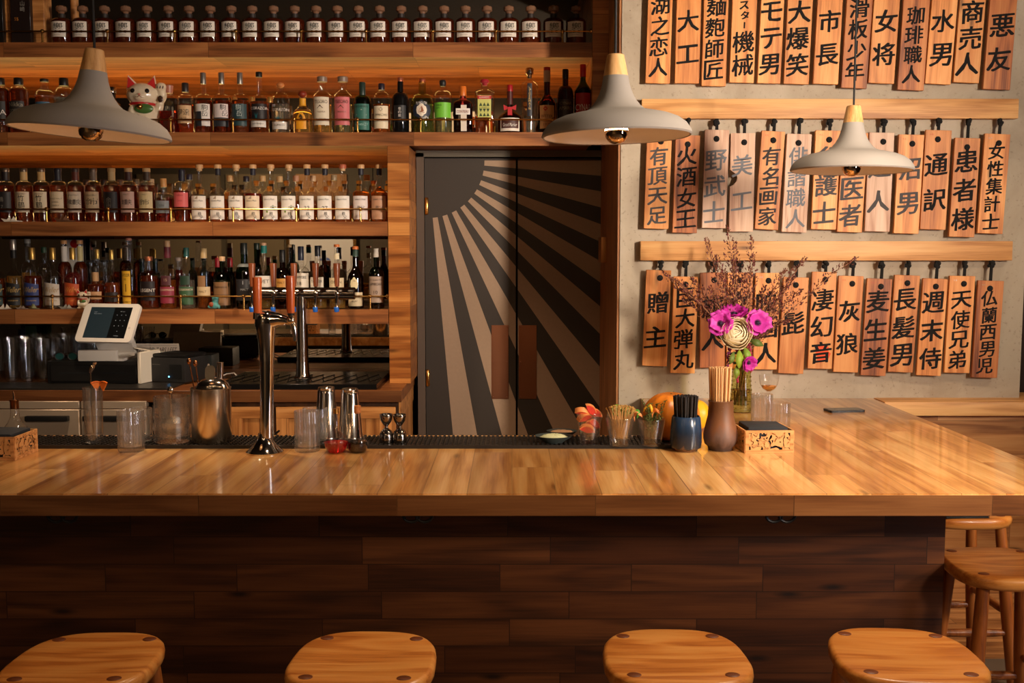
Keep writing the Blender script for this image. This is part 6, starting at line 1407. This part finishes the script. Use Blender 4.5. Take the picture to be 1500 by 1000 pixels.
for row, L_ in PL.items():
    for i, (xt, yt, xb, yb, w, txt, wd, ink, y0t) in enumerate(L_):
        a = Vector(W(xt, yt, YP)); b = Vector(W(xb, yb, YP)); a2 = Vector(W(xt+w, yt, YP)); b2 = Vector(W(xb+w-.3, yb, YP))
        wid = (a2-a).length*.5+(b2-b).length*.5; up = (a-b); ln = up.length
        ang = -math.atan2(up.x, up.y); ang = ang
        cx = (b.x+b2.x)/2; cz = b.y
        mt = {0: PLAQW, 1: PLAQD, 2: PLAQP}[wd]
        pos = (ORD[i]+' plaque from the left' if i < 7 else ORD[12-i]+' plaque from the right' if i < 12 else 'rightmost plaque')
        ntx = 'painted '+txt
        if row == 2 and i == 3: ntx = 'with a notch and faded writing'
        t = thing('hanging_plaque', '%s plaque %s, %s in the %s row' % (LOOK[wd], ntx, pos.replace(' plaque', ''), NUM[row]) if not (row == 2 and i == 3) else 'weathered pinkish plaque with a side notch and faded writing, in the middle row', 'plaque', (cx, YP, cz), 0, 'lettered wooden plaques of the %s row' % NUM[row])
        t.rotation_euler = (0, -ang if False else math.atan2(up.x, up.y), 0)
        if row == 2 and i == 3:
            poly = [(-wid/2, 0), (wid/2, 0), (wid/2, ln), (-wid/2, ln), (-wid/2, ln*.63), (-wid*.42, ln*.615), (-wid*.28, ln*.59), (-wid*.2, ln*.55), (-wid*.24, ln*.51), (-wid*.36, ln*.475), (-wid*.5, ln*.46)]
            bm = prism(B(), poly, 0, .018, Matrix.Rotation(PI/2, 4, 'X')); bmesh.ops.translate(bm, verts=bm.verts, vec=(0, .018, 0))
        else: bm = one_box(-wid/2, wid/2, 0, .018, 0, ln, .0015, 1)
        board = obj('board', bm, mt, t)
        hz = ln*.92-(.006 if row == 2 else 0)
        hx = RD.uniform(-.004, .008)
        if row > 1 or i >= 9:
            bm = B(); ball(bm, (hx, -.002, hz if row > 1 else ln*.90), (.0145, .006, .0145), 12); tube(bm, [(hx-.006, -.006, (hz if row > 1 else ln*.9)+.004), (hx+.008, -.008, (hz if row > 1 else ln*.9)-.004)], .004, 6)
            obj('rope_knot', bm, ROPE, t)
        if row > 1:
            zr = ZR[row]-cz
            bm = B()
            for sg in (-1, 1): tube(bm, [(hx+.004*sg, .0, ln), (hx+.003*sg, .0, zr-.02)] if zr-.02 > ln else [(hx, .01, ln-.01), (hx, .01, zr)], .0042, 6)
            rr = random.Random(i+row*50)
            for k in range(7): ball(bm, (hx+rr.uniform(-.009, .009), .004+rr.uniform(-.006, .006), zr-.018+rr.uniform(-.012, .012)), rr.uniform(.008, .012), 8)
            tube(bm, [(hx, .012, zr-.02), (hx+.002, .015, zr+.0)], .009, 8)
            obj('rope', bm, ROPE, t)
        # brush lettering
        n = len(txt); bm = B(); ztop = W(xt, y0t, YP)[1]-cz; zbot = ln*.035
        if row == 1: zbot = ln*.06
        sm = [1.0]*n
        if txt == 'ミスター機械': sm = [.42]*4+[1, 1]
        if txt == '女性集計士': sm = [1]*5
        if n == 2: zbot = ln*.13
        if txt == '髭': zbot = ln*.36
        tot = sum(sm); zc = ztop; step = (ztop-zbot)/tot
        for k, ch in enumerate(txt):
            hgt = step*sm[k]; cell = min(hgt*.9, wid*.86)*(1.0 if sm[k] == 1 else .95)
            if n == 2: cell = min(hgt*.74, wid*.84)
            gv, gf, gw, gh = glyphs(ch)
            wx = min(wid*.86, cell*1.0*min(1.15, gw/max(gh, .3))); hh = cell*min(1.0, gh/max(gw, .3)*1.02)
            if sm[k] < 1: wx, hh = wid*.36*min(1, gw/gh), hgt*.8
            if ch == 'ー': wx, hh = .004, hgt*.7
            sd = i*17+k*5+row*101
            def fn(X, Z, kk, sd=sd):
                v = Vector((X*36, Z*36, sd)); return Vector((X+.003*mnoise.noise(v), -.0007-.00012*kk, Z+.003*mnoise.noise(v+Vector((9, 3, 1)))))
            letter(bm, ch, RD.uniform(-.003, .003), zc-hgt/2, hh, fn, wx, shear=.13 if n < 9 else 0, bold=(.0019 if n > 3 else .0026)*(1 if ink != FD else .7))
            zc -= hgt
        obj('lettering', bm, M(ink, .75, spec=.15), board, smooth=0)
        if row == 3 and i == 6:
            rr = random.Random(2)
            pl = [(.010+.036*math.cos(q)*rr.uniform(.75, 1.15), ln*.16+.046*math.sin(q)*rr.uniform(.8, 1.15)) for q in [2*PI*u/18 for u in range(18)]]
            obj('orange_splash', prism(B(), pl, 0, .0004, Matrix.Rotation(PI/2, 4, 'X')), M((226, 76, 20), .6), board, smooth=0)
        tiny = {(2, 4): (190, 60, 50), (2, 6): (190, 60, 50), (2, 9): (190, 60, 50), (2, 10): (190, 60, 50), (2, 11): (150, 150, 40), (2, 12): (170, 190, 200), (3, 7): (190, 60, 50), (3, 8): (190, 60, 50), (3, 9): (190, 60, 50), (3, 11): (220, 220, 210), (3, 4): (170, 190, 200), (3, 12): (150, 160, 120)}.get((row, i))
        if tiny:
            bm = B(); letter(bm, '十'+'二三四五六七八九'[i % 8], -wid*.28, ln*.955, .009, lambda X, Z, kk: Vector((X, -.0007, Z))); obj('small_numeral', bm, M(tiny, .7), board, smooth=0)

# ------------------------------------------------------------------ stools
def superell(hw, hd, n, N_=48):
    out = []
    for k in range(N_):
        t = 2*PI*k/N_; c, s_ = math.cos(t), math.sin(t)
        out.append((hw*math.copysign(abs(c)**(2/n), c), hd*math.copysign(abs(s_)**(2/n), s_)))
    return out
ZSEAT = .66
def stool(tp, lab, rot_extra=0, center=None):
    """tp: picture points of the four leg tenons, back-left, back-right, front-right, front-left"""
    if center is None:
        q = [Vector(G(a, b, ZSEAT)) for a, b in tp]
        c = sum(q, Vector((0, 0)))/4; v = ((q[1]-q[0])+(q[2]-q[3])); rz = math.atan2(v.y, v.x)
    else: c, rz = Vector(center), rot_extra
    t = thing('bar_stool', lab, 'stool', (c.x, c.y, 0), rz, 'oak bar stools')
    bm = B(); rings = []
    prof = [(.86, -.046), (.955, -.040), (.992, -.028), (1.0, -.017), (.992, -.007), (.965, -.001), (.93, .001), (.6, -.001), (.25, -.003)]
    for sc, z in prof:
        rings.append([bm.verts.new(Vector((x*sc*(1+.05*(-y/.185)), y*sc, ZSEAT+z))) for x, y in superell(.182, .185, 2.9)])
    for a, b in zip(rings, rings[1:]):
        for k in range(48): bm.faces.new((a[k], a[(k+1) % 48], b[(k+1) % 48], b[k]))
    bm.faces.new(rings[0][::-1]); cv = bm.verts.new(Vector((0, 0, ZSEAT-.0035)))
    for k in range(48): bm.faces.new((rings[-1][k], rings[-1][(k+1) % 48], cv))
    seat = obj('seat', bm, SEATW, t, smooth=50)
    feet = []
    for sx, sy in ((-1, 1), (1, 1), (1, -1), (-1, -1)):
        a = Vector((sx*.118, sy*.125, ZSEAT-.03)); b = Vector((sx*.168, sy*.178, .0)); feet.append((a, b))
        obj('leg', lathe(B(), [(0, 0), (.020, 0), (.021, .02), (.024, .3), (.021, .55), (.020, (a-b).length), (0, (a-b).length)], 18, mtx=look(b, a)), LEGW, t)
        obj('tenon', lathe(B(), [(.0175, 0), (.0175, .0034), (.016, .0042), (0, .0042)], 20, c=(sx*.118, sy*.125, ZSEAT-.0022), d=.8), M((112, 58, 30), .4), seat)
    for i, j, z in ((0, 1, .22), (1, 2, .30), (2, 3, .22), (3, 0, .30)):
        pa = feet[i][1].lerp(feet[i][0], z/ZSEAT); pb = feet[j][1].lerp(feet[j][0], z/ZSEAT)
        obj('stretcher', lathe(B(), [(.011, 0), (.0155, .06), (.0165, (pb-pa).length/2), (.0155, (pb-pa).length-.06), (.011, (pb-pa).length)], 12, mtx=look(pa, pb)), LEGW, t)
    return t
st1 = stool([(88, 936.7), (223, 936), (168, 993.9), (14, 995)], 'worn oak bar stool at the far left of the bar front')
stool([(477.8, 934.8), (609, 936.7), (595, 992), (446.8, 991)], 'scuffed oak bar stool with chipped right seat edge, below the shaker tins')
stool([(910, 932), (1043, 932), (1074, 988), (931, 988)], 'oak bar stool with cathedral grain, below the garnish glasses')
stool([(1233, 928.4), (1366, 931), (1428.5, 988.5), (1279.6, 983.6)], 'oak bar stool nearest the right corner of the bar front')
stool(None, 'oak bar stool pulled out beside the bar end, cut by the right edge', -.02, (1.61, 3.28))
stool(None, 'oak bar stool under the bar return with a black folder on its seat', 0.0, (1.765, 4.0))
ff = thing('menu_folder', 'thin black menu folder lying on the farthest bar stool', 'folder', (1.735, 3.90, ZSEAT+.0015), .05)
obj('cover', one_box(-.085, .085, -.07, .11, .006, .009, .001, 1), BLACK, ff); obj('sheet', one_box(-.082, .082, -.066, .106, .003, .006), M((60, 58, 54), .6), ff); obj('back_cover', one_box(-.085, .085, -.07, .11, 0, .003, .001, 1), BLACK, ff)

# ------------------------------------------------------------------ pendants
LC = M((150, 142, 135), .8, noise=.1, nscale=9)
def pendant(px, pyrim, Y, tilt, lab, tz=0):
    x, z = W(px, pyrim, Y)
    t = thing('pendant_lamp', lab, 'pendant lamp', (x, Y, z), 0, 'grey pendant lamps with wooden necks')
    hc = CEIL-z
    Mx = Matrix.Rotation(tilt, 4, 'Y') @ Matrix.Diagonal((.956, .956, .89, 1))
    r = .25
    outer = [(r*.985, -.002), (r, .004), (r*.985, .018), (r*.93, .04), (r*.84, .058), (r*.72, .071), (r*.58, .080), (r*.45, .087), (r*.385, .094), (r*.33, .106), (r*.27, .126), (r*.22, .152), (r*.185, .182), (r*.165, .212)]
    inner = [(r*.15, .20), (r*.2, .145), (r*.3, .10), (r*.45, .076), (r*.7, .062), (r*.86, .044), (r*.945, .018), (r*.965, .0), (r*.985, -.002)]
    obj('shade', lathe(B(), outer+inner, 64, cap0=False, cap1=False, mtx=Mx), LC, t)
    obj('neck', lathe(B(), [(.0, .20), (r*.165, .2118), (r*.163, .215), (r*.115, .285), (r*.10, .288), (0, .288)], 32, mtx=Mx), LAMPW, t)
    top = Mx @ Vector((0, 0, .286))
    obj('cord', tube(B(), [top, (top.x*1.0, 0, hc-.02)], .0042, 8), M((34, 32, 32), .7), t)
    obj('ceiling_rose', lathe(B(), [(.05, hc-.025), (.055, hc-.004), (.055, hc), (0, hc)], 24, c=(top.x, 0, 0)), BLACK, t)
    b = obj('bulb', lathe(B(), [(.012, .10), (.018, .075), (.034, .045), (.0395, .02)], 28, cap0=False, cap1=False, mtx=Mx), M((255, 184, 120), .3, emit=40.0), t)
    obj('mirror_cap', lathe(B(), [(.0395, .02), (.0385, .006), (.034, -.008), (.025, -.019), (.012, -.025), (0, -.0265)], 28, mtx=Mx, cap0=False), M((222, 190, 150), .05, 1.0), b)
    obj('socket', lathe(B(), [(.016, .20), (.016, .10), (.013, .10)], 16, mtx=Mx), BLACK, t)
pendant(133, 196, 3.20, math.radians(4.6), 'leftmost grey pendant lamp, hanging askew over the lucky cat')
pendant(903, 200, 3.31, math.radians(-1.2), 'middle grey pendant lamp over the bar, before the door corner')
pendant(1247, 250, 4.15, math.radians(.6), 'smallest-looking grey pendant lamp, before the middle plaque row')
